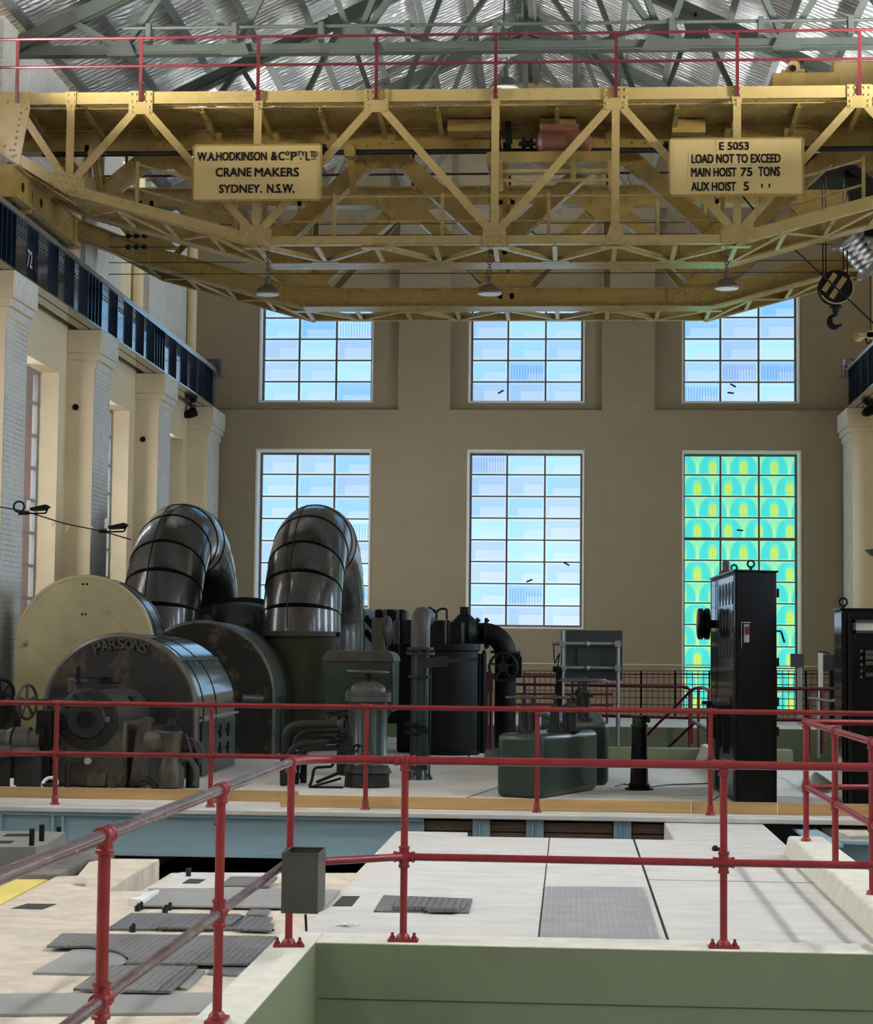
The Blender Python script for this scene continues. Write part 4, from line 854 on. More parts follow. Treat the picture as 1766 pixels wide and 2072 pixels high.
m = MB(); m.cyl((xl, 3.0, zm), (xl, 10.69, zm), RR*.92, n=16); m.build('middle_rail', M_worn, fr)
m = MB(); m.cyl((xl, 10.69, zm), (-.93, YCk, zm), RR*.92, n=14); m.cyl((-.93, YCk, zm), (2.5, YCk-.03, zm), RR*.92, n=16); m.build('middle_rail', M_red, fr)
for y in Yps:
    p = MB(); p.cyl((xl, y, K0), (xl, y, zt), RR*.9, n=14); p.build('post', M_red, fr)
    cross_fit((xl, y, zt), (0, 1, 0), up=False).build('pipe_fitting', M_red, fr); cross_fit((xl, y, zm), (0, 1, 0)).build('pipe_fitting', M_red, fr)
    base_plate((xl, y, K0), PI/2 if y < 10 else .15).build('base_plate', M_red, fr)
for x in (-.935, .87, 2.6):
    p = MB(); p.cyl((x, YCk, K0), (x, YCk, zt), RR*.9, n=14); p.build('post', M_red, fr)
    cross_fit((x, YCk, zt), (1, 0, 0), up=False).build('pipe_fitting', M_red, fr); cross_fit((x, YCk, zm), (1, 0, 0)).build('pipe_fitting', M_red, fr)
    base_plate((x, YCk, K0)).build('base_plate', M_red, fr)
# --- foreground kerbs round the sunken well
kb = MB(); kb.box(-1.42, 7.0, 11.03, 11.42, -1.3, -.004); k1 = kb.build('trim_3', M_green_kerb); struct(k1)
g = MB(); g.box(-1.42, 7.0, 11.04, 11.42, -.004, 0); g.build('kerb_top', M_kerb_top, k1)
g = MB()
for z in (-.31, -.47): g.box(-1.40, 7.0, 11.026, 11.031, z, z+.003)
g.build('board_line', M_iron, k1)
kb = MB(); kb.box(-1.66, -1.42, 4, 11.42, -1.3, -.004); k2 = kb.build('trim_4', M_green_kerb); struct(k2)
g = MB(); g.box(-1.66, -1.425, 4, 11.42, -.004, .0); g.build('kerb_top', M_kerb_top, k2)
m = MB(); m.box(-1.42, 7, 7.4, 11.03, -1.3, -1.1); struct(m.build('floor', M_blue))
# --- platform ledge, blue beam, timber kick boards
LY = 20.12
m = MB(); m.box(-9, 7.0, 19.88, LY+.02, -.055, -.004); struct(m.build('trim_2', M_conc, bev=.008))
bb = T('steel_beam', 'blue-grey painted steel beam under the edge of the machine platform', 'beam', (-5, 20.0, -.5))
xr = P(858, 1690, 20.0).x
m = MB(); m.box(-9, xr, 19.98, 20.02, -.46, -.06); m.build('web', M_blue, bb)
m = MB(); m.box(-9, xr, 19.92, 20.1, -.09, -.058); m.build('flange', M_blue, bb)
m = MB(); m.box(-9, xr, 19.94, 20.1, -.49, -.46); m.build('flange', M_blue, bb)
for px in (108, 128, 3):
    x = P(px, 1680, 19.97).x; m = MB(); m.box(x-.012, x+.012, 19.93, 19.98, -.46, -.09); m.build('stiffener', M_blue, bb)
m = MB(); p = P(440, 1668, 19.975); m.cbox(p, .07, .012, .015); p = P(280, 1668, 19.975); m.cbox(p, .08, .012, .012); m.build('paint_chip', M_iron, bb)
tb = []
def board(px0, px1, z0, z1, y, label):
    a = P(px0, 1620, y).x; b = P(px1, 1620, y).x; m = MB(); m.box(a, b, y, y+.035, z0, z1); o = m.build('kick_board', M_timber, bev=.004)
    return tag(o, label, 'kick board', 'timber kick boards along the platform edge')
board(-300, 603, .05, .165, 20.34, 'varnished timber kick board at the left end of the platform edge')
board(567, 1397, .004, .125, 20.32, 'longest timber kick board, along the middle of the platform edge')
board(1399, 1572, .004, .125, 20.325, 'short timber kick board behind the tall black cubicle post')
board(1574, 2000, .004, .125, 20.32, 'timber kick board at the right end of the platform edge')
# slot under the ledge: old timber and blue posts
for i, (a, b) in enumerate(((858, 956), (992, 1064), (1100, 1240), (1278, 1356))):
    xa = P(a, 1675, 20.05).x; xb = P(b, 1675, 20.05).x
    for z0, z1 in ((-.19, -.09), (-.31, -.20)):
        m = MB(); m.box(xa, xb, 20.04, 20.11, z0, z1); o = m.build('packing_timber', M_oldwood, bev=.008)
        tag(o, ('upper' if z0 > -.195 else 'lower')+' old dark packing timber under the platform edge, '+['left of the first blue post', 'between the first and second blue posts', 'between the second and third blue posts', 'right of the third blue post'][i], 'timber', 'packing timbers under the platform edge')
for i, px in enumerate((974, 1082, 1259)):
    x = P(px, 1675, 19.99).x; m = MB(); m.box(x-.09, x+.09, 19.96, 20.03, -.6, -.06); m.bar((x-.02, 19.95, -.1), (x-.02, 19.95, -.22), .025, .02); o = m.build('steel_post', M_blue, bev=.004); tag(o, ['left blue steel post', 'middle blue steel post', 'right blue steel post'][i]+' in the slot under the platform edge', 'post', 'blue posts under the platform edge')
m = MB(); m.box(xr, 7, 20.115, 20.125, -3, -.06); struct(m.build('trim_5', M_pit))
# --- platform rail
pr = T('pipe_railing', 'red pipe railing along the timber-edged front of the machine platform', 'railing', (-1.5, 20.17, 0))
RY = 20.17
for z in (1.055, .53):
    m = MB(); m.cyl((-7.5, RY, z), (3.6, RY-.02, z), .026, n=14); m.build('top_rail' if z > 1 else 'middle_rail', M_red, pr)
for x in (-7.1, -5.36, -3.72, -2.10, -.33, 1.44, 3.2):
    p = MB(); p.cyl((x, RY, 0), (x, RY, 1.05), .025, n=14); p.build('post', M_red, pr)
    cross_fit((x, RY, 1.055), (1, 0, 0), .026, up=False).build('pipe_fitting', M_red, pr); cross_fit((x, RY, .53), (1, 0, 0), .026).build('pipe_fitting', M_red, pr)
    b = MB(); b.lathe((x, RY, 0), (0, 0, 1), [(.05, 0), (.048, .015), (.034, .03), (.034, .09), (.027, .1)], 14); b.build('base_plate', M_red, pr)
# --- right kerb and its rail
KT = .10
g0 = G(1633, 1702, KT); g1 = G(1689, 1748, KT); g2 = G(1762, 1810, KT)
xk = (g0.x+g1.x+g2.x)/3; xb = (G(1591, 1733, WF).x+G(1766, 1903, WF).x)/2
zt_r = P(1626, 1461, g0.y).z; zm_r = P(1627, 1592, g0.y).z
kb = MB(); y1 = g0.y+.45; kb.prism([(xb, y1, WF-.01), (xk+.20, y1, WF-.5), (xk+.20, y1, KT), (xk-.10, y1, KT)], (0, 11.43-y1, 0)); k3 = kb.build('trim_6', M_kerb_top, bev=.02); struct(k3)
rr_ = T('pipe_railing', 'red pipe railing on the rough white kerb, guarding the pit with steel beams', 'railing', (xk, g1.y, KT))
dy = (g0.y-g2.y)/2; ys = [g0.y-dy*k for k in range(4)]
for z in (zt_r, zm_r):
    m = MB(); m.tube(pipe_path([(xk, ys[-1]-.3, z), (xk, ys[0], z)], .05), .024, 12); m.build('top_rail' if z > .9 else 'middle_rail', M_red, rr_)
    m = MB(); m.cyl((xk, ys[0], z), (xk+3, ys[0]+.35, z), .024, n=12); m.build('cross_rail', M_red, rr_)
    m = MB(); m.sphere((xk, ys[0], z), .036, 12); m.build('pipe_fitting', M_red, rr_)
for y in ys:
    p = MB(); p.cyl((xk, y, KT), (xk, y, zt_r), .024, n=12); p.build('post', M_red, rr_)
    cross_fit((xk, y, zt_r), (0, 1, 0), .024, up=False, L=.05).build('pipe_fitting', M_red, rr_); cross_fit((xk, y, zm_r), (0, 1, 0), .024, L=.05).build('pipe_fitting', M_red, rr_); f = MB(); f.lathe((xk, y, KT), (0, 0, 1), [(.045, 0), (.04, .02), (.028, .03)], 12); f.build('base_flange', M_red, rr_)
p = MB(); p.cyl((xk+1.9, ys[0]+.22, -.5), (xk+1.9, ys[0]+.22, zt_r), .024, n=12); p.build('post', M_red, rr_)
# --- pit steelwork at the right
for i, (a, b, lb) in enumerate((((1610, 1668), (1682, 1712), 'grey steel beam lying across the pit beside the white kerb'), ((1690, 1702), (1800, 1706), 'blue-grey steel beam crossing the pit behind the kerb railing'), ((1715, 1760), (1830, 1764), 'lower blue-grey steel beam in the pit, nearest the right edge'))):
    pa = G(*a, -.12); pb = G(*b, -.12); m = MB(); m.bar(pa, pb, .22, .03); m.bar(pa-V((0, 0, .11)), pb-V((0, 0, .11)), .03, .2); m.bar(pa-V((0, 0, .22)), pb-V((0, 0, .22)), .22, .03); o = m.build('pit_beam', M_blue); tag(o, lb, 'beam', 'pit beams')
m = MB(); m.prism([G(1560, 1664, -.1), G(1770, 1672, -.1), G(1770, 1690, -.1), G(1720, 1692, -.1), G(1680, 1676, -.1)], (0, 0, -.6)); struct(m.build('floor', M_rough))
# --- left foundations: concrete blocks and bed plate with bolts
def block(pts, z, h, mt, name, label, cat):
    m = MB(); m.prism([G(*p, z) for p in pts], (0, 0, -h)); o = m.build(name, mt, bev=.012); return tag(o, label, cat)
block([(180, 1742), (203, 1737), (323, 1738), (258, 1774), (212, 1803), (140, 1790)], WF-.0, .7, M_rough, 'concrete_block', 'rough beige concrete foundation block beside the dark pit', 'concrete block')
block([(20, 1768), (178, 1720), (232, 1720), (205, 1734), (175, 1740), (120, 1768)], WF+.02, .6, M_dirty, 'concrete_block', 'dirty concrete foundation step behind the beige block, below the handrail', 'concrete block')
bp = T('bed_plate', 'dark iron bed plate with upright bolts on a foundation at the far left', 'bed plate', G(60, 1700, .12))
m = MB(); m.prism([G(-60, 1714, .10), G(-60, 1680, .10), (G(133, 1683, .10)), G(100, 1706, .10), G(72, 1714, .10)], (0, 0, -.34)); m.build('plate', M_bed, bp)
for q in ([(5, 1692), (14, 1687), (62, 1687), (58, 1692)], [(-30, 1706), (-20, 1701), (30, 1701), (22, 1706)]): m = MB(); m.prism([G(*c, .102) for c in q], (0, 0, -.002)); m.build('slot', M_black, bp)
for x, y in ((64, 1711), (84, 1702), (119, 1683)):
    p = G(x, y, .10); m = MB(); m.cyl(p, p+V((0, 0, .13 if y > 1690 else .04)), .022, n=8); m.build('anchor_bolt', M_black, bp)
m = MB(); m.prism([G(-5, 1771, WF-.02), G(112, 1771, WF-.02), G(-5, 1832, WF-.02)], (0, 0, -.02)); o = m.build('yellow_panel', M_yellow); tag(o, 'yellow painted panel in the gap at the far left edge of the concrete', 'panel')
m = MB(); m.prism([G(*p, WF+.002) for p in ((22, 1838), (55, 1828), (115, 1829), (85, 1840))], (0, 0, -.003)); m.build('floor_hole', M_pit, lf)
m = MB(); m.prism([G(*p, WF+.003) for p in ((672, 1833), (692, 1813), (728, 1813), (712, 1833))], (0, 0, -.003)); m.build('floor_hole', M_pit, lf)
# frame with a square opening at the far end of the left floor
hf = T('hatch_frame', 'white hatch surround with a dark square opening at the far edge of the left floor', 'hatch', G(400, 1785, WF))
m = MB(); m.prism([G(*p, WF+.03) for p in ((300, 1797), (365, 1765), (560, 1766), (520, 1797))], (0, 0, -.03)); m.build('surround', M_conc, hf)
m = MB(); m.prism([G(*p, WF+.033) for p in ((368, 1787), (383, 1778), (416, 1779), (402, 1787))], (0, 0, -.004)); m.build('opening', M_pit, hf)
p = G(381, 1773, WF+.03); m = MB(); m.cyl(p, p+V((0, 0, .06)), .02, n=8); m.build('bolt', M_iron, hf)
m = MB(); m.prism([G(*p, WF+.05) for p in ((260, 1818), (282, 1814), (292, 1806), (322, 1799), (300, 1815), (290, 1821))], (0, 0, -.05)); m.build('corner_angle', M_white, hf)
def plate(pts, z, mt, label, h=.012, cat='floor plate'):
    m = MB(); m.prism([G(*p, z) for p in pts], (0, 0, -h)); o = m.build('floor_plate', mt); return tag(o, label, cat, 'loose steel plates on the left floor')
z0 = WF+.014
plate([(445, 1791), (467, 1773), (562, 1774), (545, 1793)], z0+.03, M_tread2, 'small tread plate at the far edge beside the hatch surround')
plate([(281, 1831), (335, 1794), (688, 1800), (655, 1836)], z0+.012, M_plain, 'broad plain grey steel plate behind the sheet-metal box')
plate([(215, 1879), (265, 1847), (485, 1849), (555, 1880)], z0, M_tread, 'wide ribbed tread plate lying under a smaller one')
plate([(318, 1876), (360, 1848), (490, 1851), (470, 1868), (432, 1877)], z0+.014, M_tread, 'smaller ribbed tread plate stacked on a wide ribbed one')
plate([(480, 1879), (495, 1853), (552, 1856), (543, 1867), (556, 1869), (548, 1882)], z0+.012, M_tread, 'notched ribbed tread plate right of the stacked pair')
plate([(498, 1849), (506, 1839), (547, 1840), (540, 1851)], z0, M_tread2, 'small square tread plate beside the broad plain plate')
plate([(95, 1914), (125, 1888), (560, 1894), (535, 1950), (255, 1947), (262, 1935), (235, 1921), (180, 1913)], z0+.02, M_tread2, 'largest chequer plate with a curved bite in its left edge')
plate([(66, 1967), (160, 1914), (215, 1917), (252, 1935), (258, 1948), (180, 1969)], z0, M_plain, 'plain grey plate under the curved edge of the largest chequer plate')
plate([(148, 2000), (215, 1953), (400, 1954), (345, 2005), (230, 2003)], z0+.02, M_tread2, 'chequer plate in front of the largest one, lying askew')
plate([(345, 1996), (385, 1962), (415, 1963), (378, 2000)], z0, M_plain, 'narrow steel strip poking out beside the askew chequer plate')
plate([(420, 1968), (440, 1951), (510, 1953), (490, 1972)], z0, M_tread2, 'small chequer plate tucked under the largest one at its right')
plate([(-80, 2052), (-60, 2010), (447, 2008), (420, 2048)], z0, M_plain, 'long plain floor plate nearest the camera by the left kerb')
plate([(1090, 1909), (1103, 1793), (1303, 1795), (1340, 1913)], WF+.012, M_tread3, 'large grey tread plate set into the white floor', cat='floor plate')
plate([(756, 1843), (776, 1811), (955, 1818), (948, 1846)], WF+.01, M_tread2, 'flat tread plate under a ribbed one on the white floor')
plate([(796, 1834), (810, 1812), (944, 1818), (940, 1828), (925, 1838), (870, 1838), (862, 1835)], WF+.04, M_tread, 'ribbed tread plate lying on a flat plate on the white floor', h=.025)
for k, (x, y) in enumerate(((278, 1844), (334, 1847), (342, 1842), (268, 1886), (284, 1841))):
    p = G(x, y, WF); m = MB(); m.cyl(p, p+V((0, 0, .035)), .02, n=7); m.cyl(p+V((0, 0, .03)), p+V((.01, 0, .05)), .012, n=6); o = m.build('anchor_bolt', M_iron); tag(o, ['rusty bolt on the far left of the ribbed plate', 'first of a pair of bolts between the plates', 'second of a pair of bolts between the plates', 'bolt lying near the edge of the largest chequer plate', 'bolt next to the far left bolt behind the ribbed plate'][k], 'bolt', 'bolts standing on the left floor')
m = MB(); p = G(703, 1871, WF+.01)
for k in range(6): m.cbox(p+V((random.uniform(-.06, .06), random.uniform(-.05, .05), random.uniform(0, .01))), .05, .03, .004, random.random()*3)
o = m.build('paper_scrap', M_white); tag(o, 'crumpled white paper scrap on the white floor', 'paper scrap')
m = MB(); p = G(1447, 1722, WF); m.sphere(p+V((0, 0, .02)), .03, 8); m.sphere(p+V((.05, .02, .015)), .022, 8); o = m.build('rubble_lump', M_black); tag(o, 'small dark lump on the white floor behind the rail post', 'rubble')
# --- folded sheet-metal box on the corner post
bx = T('metal_box', 'open folded sheet-metal box hung on the corner rail post in the foreground', 'box', P(615, 1850, 10.5))
yf, yb = 10.30, 10.62; a = P(571, 1727, yf); zt_ = a.z; zb_ = P(580, 1848, yf).z
x0 = a.x; x1 = P(643, 1727, yf).x; x2 = x1
m = MB()
outer = [V((x0, yf, 0)), V((x1, yf, 0)), V((x2, yb, 0)), V((x0, yb, 0))]
for i in range(4):
    p, q = outer[i], outer[(i+1) % 4]; zz = zt_
    m.bar((p.x, p.y, (zz+zb_)/2), (q.x, q.y, (zz+zb_)/2), .004, zz-zb_)
m.prism([V((q.x, q.y, zb_)) for q in outer], (0, 0, .004)); m.build('body', M_sheet, bx)
m = MB(); e = [V((q.x, q.y, zt_)) for q in outer]
for i in range(4): m.cyl(e[i], e[(i+1) % 4], .005, n=6)
m.build('rim', M_sheet, bx)
m = MB(); q = P(618, 1850, 10.55); m.cyl(q, q+V((.006, 0, -.09)), .007, n=8); m.build('drain_pipe', M_iron, bx)
# ================= machines =================
AX, AZ = -5.70, .82           # turbo-set shaft line
def archpts(x, z, r, base, n=28, y=0.0): return [V((x-r, y, base))]+[V((x+r*math.cos(t), y, z+r*math.sin(t))) for t in [PI-PI*i/n for i in range(n+1)]]+[V((x+r, y, base))]
def archprism(x, z, r, y0, y1, base=0.0, n=28): m = MB(); m.prism(archpts(x, z, r, base, n, y0), (0, y1-y0, 0)); return m
def archband(x, z, r, y0, y1, t=.012, base=0.0, n=40):   # thin band wrapped over an arch
    m = MB(); a = archpts(x, z, r, base, n, y0); b = archpts(x, z, r+t, base, n, y0)
    for i in range(len(a)-1):
        m.prism([a[i], a[i+1], b[i+1], b[i]], (0, y1-y0, 0))
    return m
def handwheel(c, ax, R, r=.014, spokes=5, hub=.04, mt=None, parent=None, name='handwheel'):
    m = MB(); m.torus(c, ax, R, r, 32, 8); a, b = perp(V(ax)); c = V(c); ax = V(ax).normalized()
    for i in range(spokes):
        t = 2*PI*i/spokes+.3; d = a*math.cos(t)+b*math.sin(t); m.bar(c+d*hub*.6-ax*.01, c+d*R, r*1.5, r*1.1, up=ax)
    m.cyl(c-ax*.03, c+ax*.03, hub, n=12); return m.build(name, mt or M_iron, parent)
def bolts_ring(m, c, ax, R, n, r=.02, t0=0.0):
    a, b = perp(V(ax)); c = V(c)
    for i in range(n):
        t = t0+2*PI*i/n; m.lathe(c+(a*math.cos(t)+b*math.sin(t))*R, ax, [(r, -.005), (r, .02), (r*.7, .026)], 6)
    return m
# ---- exciter casing with the cast name
g = T('generator_casing', 'dark arched machine casing with raised cast letters on its end face', 'machine', (AX, 25.9, 0))
Y0, Y1, R0 = 24.5, 27.3, 1.01
archprism(AX, AZ, R0-.02, Y0+.03, Y1).build('casing', M_green_lt, g, bev=.03, seg=3)
archprism(AX, AZ, R0-.06, Y0, Y0+.06).build('end_face', M_disc, g)
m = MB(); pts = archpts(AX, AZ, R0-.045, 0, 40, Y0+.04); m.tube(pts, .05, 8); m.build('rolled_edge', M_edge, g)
for y in (24.95, 25.85): archband(AX, AZ, R0-.019, y, y+.018, .006).build('seam', M_black, g)
m = MB()
for sx in (1, -1):
    t = .75; m.bar((AX+sx*(R0-.012)*math.cos(t), Y0+.1, AZ+(R0-.012)*math.sin(t)), (AX+sx*(R0-.012)*math.cos(t), Y1, AZ+(R0-.012)*math.sin(t)), .05, .014, up=(sx*math.cos(t), 0, math.sin(t)))
m.build('riveted_joint', M_mach, g)
lm = MB(); W_ = 'PARSONS'
for i, ch in enumerate(W_):
    th = math.radians(-20.5+41*i/6); h = .135; w = .105 if ch != 'N' else .11
    t = text_mb(ch, w, h, .035, bold=.06); rr = R0-.205
    lm.join(t.xf(Matrix.Translation((AX+rr*math.sin(th), Y0+.002, AZ+rr*math.cos(th)))@Matrix.Rotation(th, 4, 'Y')@Matrix.Translation((-w/2, 0, 0))))
lm.build('name_lettering', M_mach, g)
m = MB(); x = AX+R0-.005; m.box(x-.01, x+.012, 24.75, 27.2, .02, .70); d = m.build('side_door', M_green, g)
m = MB()
for y in (25.2, 25.9, 26.5):
    for z in (.28, .52): m.box(x+.005, x+.03, y, y+.22, z, z+.03); m.box(x+.005, x+.03, y+.1, y+.13, z-.07, z+.1)
m.build('hinge', M_black, d)
m = MB(); m.box(x-.01, x+.04, 24.7, 27.3, .74, .77); m.build('ledge', M_green_lt, g)
# ---- bearing pedestal in front
b = T('bearing_pedestal', 'oily bearing pedestal with round bolted flange, in front of the lettered casing', 'machine', (AX, 23.3, 0))
fx = P(175, 1455, 22.6).x; fz = P(175, 1455, 22.6).z
m = MB(); m.lathe((fx, 22.62, fz), (0, 1, 0), [(.335, 0), (.36, .015), (.36, .07), (.335, .09)], 40); m.lathe((fx, 22.55, fz), (0, 1, 0), [(.215, 0), (.235, .02), (.245, .08)], 40); bolts_ring(m, (fx, 22.61, fz), (0, -1, 0), .315, 12, .02); m.build('flange', M_iron, b)
m = MB(); m.lathe((fx+.0, 22.53, fz), (0, -1, 0), [(.10, 0), (.10, .012), (.078, .014), (.076, .001)], 24); m.build('shaft_collar', M_black, b)
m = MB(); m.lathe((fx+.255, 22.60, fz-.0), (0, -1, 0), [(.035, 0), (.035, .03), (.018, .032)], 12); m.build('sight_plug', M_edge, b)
m = MB(); m.lathe((fx+.02, 22.71, fz), (0, 1, 0), [(.33, 0), (.33, 1.78)], 36); m.build('bearing_barrel', M_mach, b)
m = MB(); m.box(fx-.44, fx+.46, 22.7, 24.3, 0, fz-.02); m.build('housing', M_oil, b, bev=.05)
m = MB(); m.box(fx-.50, fx-.30, 22.75, 24.2, .0, fz+.08); m.box(fx+.30, fx+.62, 22.85, 24.3, 0, fz-.10); m.build('side_box', M_iron, b, bev=.04)
m = MB(); p = P(195, 1577, 22.66); m.cbox(p, .22, .02, .16); m.build('name_plate', M_oil, b, bev=.004)
m = MB(); p = P(178, 1540, 22.66); m.lathe(p, (0, -1, 0), [(.042, -.02), (.042, .03), (.036, .035)], 20); m.build('gauge', M_plain, b)
m = MB(); p = P(226, 1585, 22.64); m.lathe(p, (0, -1, 0), [(.055, 0), (.055, .03), (.025, .035), (.02, .05)], 18); m.build('plug', M_mach, b)
def pp(*a): return [P(*q) for q in a]
m = MB(); m.tube(pipe_path(pp((155, 1540, 22.6), (137, 1545, 22.55), (136, 1598, 22.55)), .09), .034, 10); m.build('oil_pipe', M_iron, b); m = MB(); m.tube(pipe_path(pp((230, 1530, 22.6), (205, 1555, 22.58), (197, 1566, 22.6)), .05), .010, 6); m.build('oil_pipe', M_iron, b); m = MB(); m.tube(pipe_path(pp((265, 1585, 22.7), (300, 1573, 22.6), (318, 1600, 22.6)), .09), .04, 10); m.build('oil_pipe', M_iron, b); m = MB(); m.tube(pipe_path(pp((245, 1585, 22.62), (255, 1560, 22.62), (248, 1525, 22.64)), .05), .012, 6); m.build('oil_pipe', M_iron, b)
m = MB()    # oil cups and fittings on top
p = P(158, 1385, 22.95); m.cyl(p, p+V((0, 0, .19)), .035, n=14); m.sphere(p+V((0, 0, .20)), .03, 10); m.lathe(p+V((0, 0, .10)), (0, 0, 1), [(.045, 0), (.045, .02)], 14); m.build('oil_cup', M_black, b)
m = MB(); p = P(147, 1400, 22.95); m.cyl(p, p+V((0, 0, .12)), .055, n=14); m.lathe(p+V((0, 0, .12)), (0, 0, 1), [(.07, 0), (.07, .02), (.03, .05)], 12); m.cbox(p+V((.06, 0, .14)), .22, .05, .03); m.build('oil_fitting', M_mach, b)
m = MB(); m.tube(pipe_path(pp((158, 1378, 22.95), (172, 1370, 22.95), (200, 1374, 23.0), (208, 1378, 23.0)), .04), .008, 6); p = P(215, 1378, 23.0)
for k in range(4): m.cbox(p+V((-.05+.035*k, 0, .015+.01*(k % 2))), .025, .06, .06); 
m.cbox(p+V((0, 0, -.02)), .2, .08, .02); m.cbox(P(225, 1382, 23.2), .24, .1, .02); m.build('oil_line', M_black, b)
for px in (268,):
    p = P(px, 1412, 23.2); m = MB(); m.lathe(p, (0, 0, 1), [(.02, -.06), (.04, -.01), (.075, .02), (.07, .025)], 14); m.build('funnel', M_mach, b)
v = MB(); p = P(344, 1590, 22.7); zt2 = P(344, 1475, 22.7).z
v.lathe((p.x, 22.7, .02), (0, 0, 1), [(.16, 0), (.17, .2), (.13, .3), (.12, .5), (.14, .56), (.14, zt2-.06), (.10, zt2-.02)], 20); v.cyl((p.x-.30, 22.75, .52), (p.x, 22.75, .55), .15, n=18); v.build('relief_valve', M_oil, b)
m = MB(); m.lathe((p.x, 22.7, zt2-.04), (0, 0, 1), [(.12, 0), (.12, .035), (.07, .06), (.07, .075), (.045, .10), (.04, .14), (.025, .16)], 18); bolts_ring(m, (p.x, 22.7, zt2), (0, 0, 1), .095, 6, .014); m.build('valve_bonnet', M_black, b)
m = MB()
for k, (a, h) in enumerate(((375, 1482), (390, 1490), (403, 1497))): m.tube(pipe_path(pp((366, 1500+k*6, 22.75), (a, h, 22.7), (a+14, 1530+k*4, 22.7)), .08), .014, 8)
m.tube(pipe_path(pp((360, 1545, 22.7), (380, 1530, 22.65), (400, 1560, 22.65), (395, 1590, 22.65)), .08), .035, 8); m.build('copper_pipe', M_mach, b)
m = MB(); p = P(400, 1525, 22.9); m.cyl(p-V((.2, 0, 0)), p, .10, n=16); m.cyl(p-V((.02, 0, 0)), p+V((.03, 0, 0)), .14, n=16); m.cyl((P(390, 1560, 22.9).x, 22.9, 0), P(390, 1530, 22.9), .08, n=14); m.build('oil_strainer', M_iron, b)
# stained wedge brackets either side
m = MB(); p = P(280, 1470, 22.8); m.prism([P(286, 1452, 22.75), P(297, 1452, 22.75), P(285, 1590, 22.75), P(262, 1590, 22.75), P(276, 1480, 22.75)], (0, .3, 0)); m.build('bracket', M_oil, b)
# ---- handwheel and pumps at the far left
hw = T('hand_wheel', 'dark hand wheel on a stem, in front of the beige casing at the far left', 'hand wheel', P(56, 1460, 23.2))
handwheel(P(55, 1420, 23.2), (.95, -.3, 0), .205, .020, 5, .04, M_mach, hw); m = MB(); m.cyl(P(55, 1420, 23.2), P(130, 1414, 23.4), .018, n=10); m.build('stem', M_iron, hw)
h2 = T('hand_wheel', 'black hand wheel cut off by the left edge of the photo', 'hand wheel', P(2, 1420, 23.6)); handwheel(P(2, 1402, 23.6), (.7, -.7, 0), .17, .024, 6, .04, M_black, h2); m = MB(); m.cyl(P(2, 1402, 23.6), P(4, 1470, 23.9), .06, n=12); m.cbox(P(4, 1455, 24.0), .4, .3, .5); m.build('valve_body', M_iron, h2)
pu = T('oil_pump', 'weathered grey pump and motor lying along the platform edge at the far left', 'pump', P(50, 1598, 22.2))
def hc(m, x0, x1, y, r, d): a = P(x0, y, d); c = P(x1, y, d); m.cyl(a, V((c.x, d, a.z)), r, n=24); return m
m = hc(MB(), -30, 84, 1505, .17, 22.5); m.lathe(P(33, 1505, 22.5), (1, 0, 0), [(.2, 0), (.2, .16), (.17, .18)], 24); m.lathe(P(18, 1505, 22.5), (1, 0, 0), [(.1, -.1), (.19, .02), (.19, .06)], 24); m.build('pump_casing', M_mach, pu)
m = hc(MB(), -30, 78, 1521, .06, 22.25); hc(m, 2, 22, 1521, .075, 22.25); m.build('suction_pipe', M_mach, pu)
m = MB(); p = P(58, 1598, 22.5); m.cyl((p.x, 22.5, 0), (p.x, 22.5, .40), .21, n=24); m.cyl((P(10, 1598, 22.5).x, 22.5, 0), (P(10, 1598, 22.5).x, 22.5, .42), .17, n=20); m.build('pump_foot', M_iron, pu)
m = MB(); m.bar(P(83, 1470, 22.45), P(86, 1590, 22.45), .10, .12, up=(0, 1, 0)); m.bar(P(65, 1510, 22.4), P(88, 1495, 22.4), .03, .03); m.cbox(P(95, 1480, 22.6), .18, .3, .5); m.build('linkage', M_black, pu)
bk = T('cable_reel', 'small white ring and reel standing at the foot of the platform rail post', 'reel', G(101, 1606, 0)); p = P(101, 1585, 21.7); m = MB(); m.lathe(p+V((0, 0, -.10)), (0, 0, 1), [(.05, 0), (.06, .02), (.09, .08), (.095, .10)], 20); m.build('cup', M_iron, bk); m = MB(); m.torus(p+V((0, 0, .0)), (0, -.75, .65), .08, .02, 22, 6); m.build('ring', M_white, bk)
m = MB(); q = P(24, 1582, 22.0); m.cbox(q, .035, .03, .08); m.cbox(q-V((-.015, 0, .05)), .06, .04, .02); o = m.build('rag', M_white); tag(o, 'white rag standing at the foot of the pump, far left', 'rag')
# ---- tall beige casing
c2 = T('turbine_end_cover', 'large beige weathered round-topped casing, highest of the three arched casings', 'machine', (-6.9, 27.9, 0))
BX, BZ, BR = -6.92, 1.67, 1.0
archprism(BX, BZ, BR-.02, 27.43, 28.42).build('casing', M_green_lt, c2, bev=.02)
archprism(BX, BZ, BR-.05, 27.40, 27.46).build('end_face', M_beige, c2)
m = MB(); m.tube(archpts(BX, BZ, BR-.035, 0, 40, 27.44), .045, 8); m.build('rolled_edge', M_beige, c2)
for y in (27.75, 28.3): archband(BX, BZ, BR-.019, y, y+.015, .006).build('seam', M_black, c2)
m = MB()
for x, y in ((168, 1182), (176, 1182), (166, 1243), (173, 1243)): p = P(x, y, 27.4); m.lathe(p, (0, -1, 0), [(.018, 0), (.012, .006)], 8)
m.build('stud', M_black, c2)
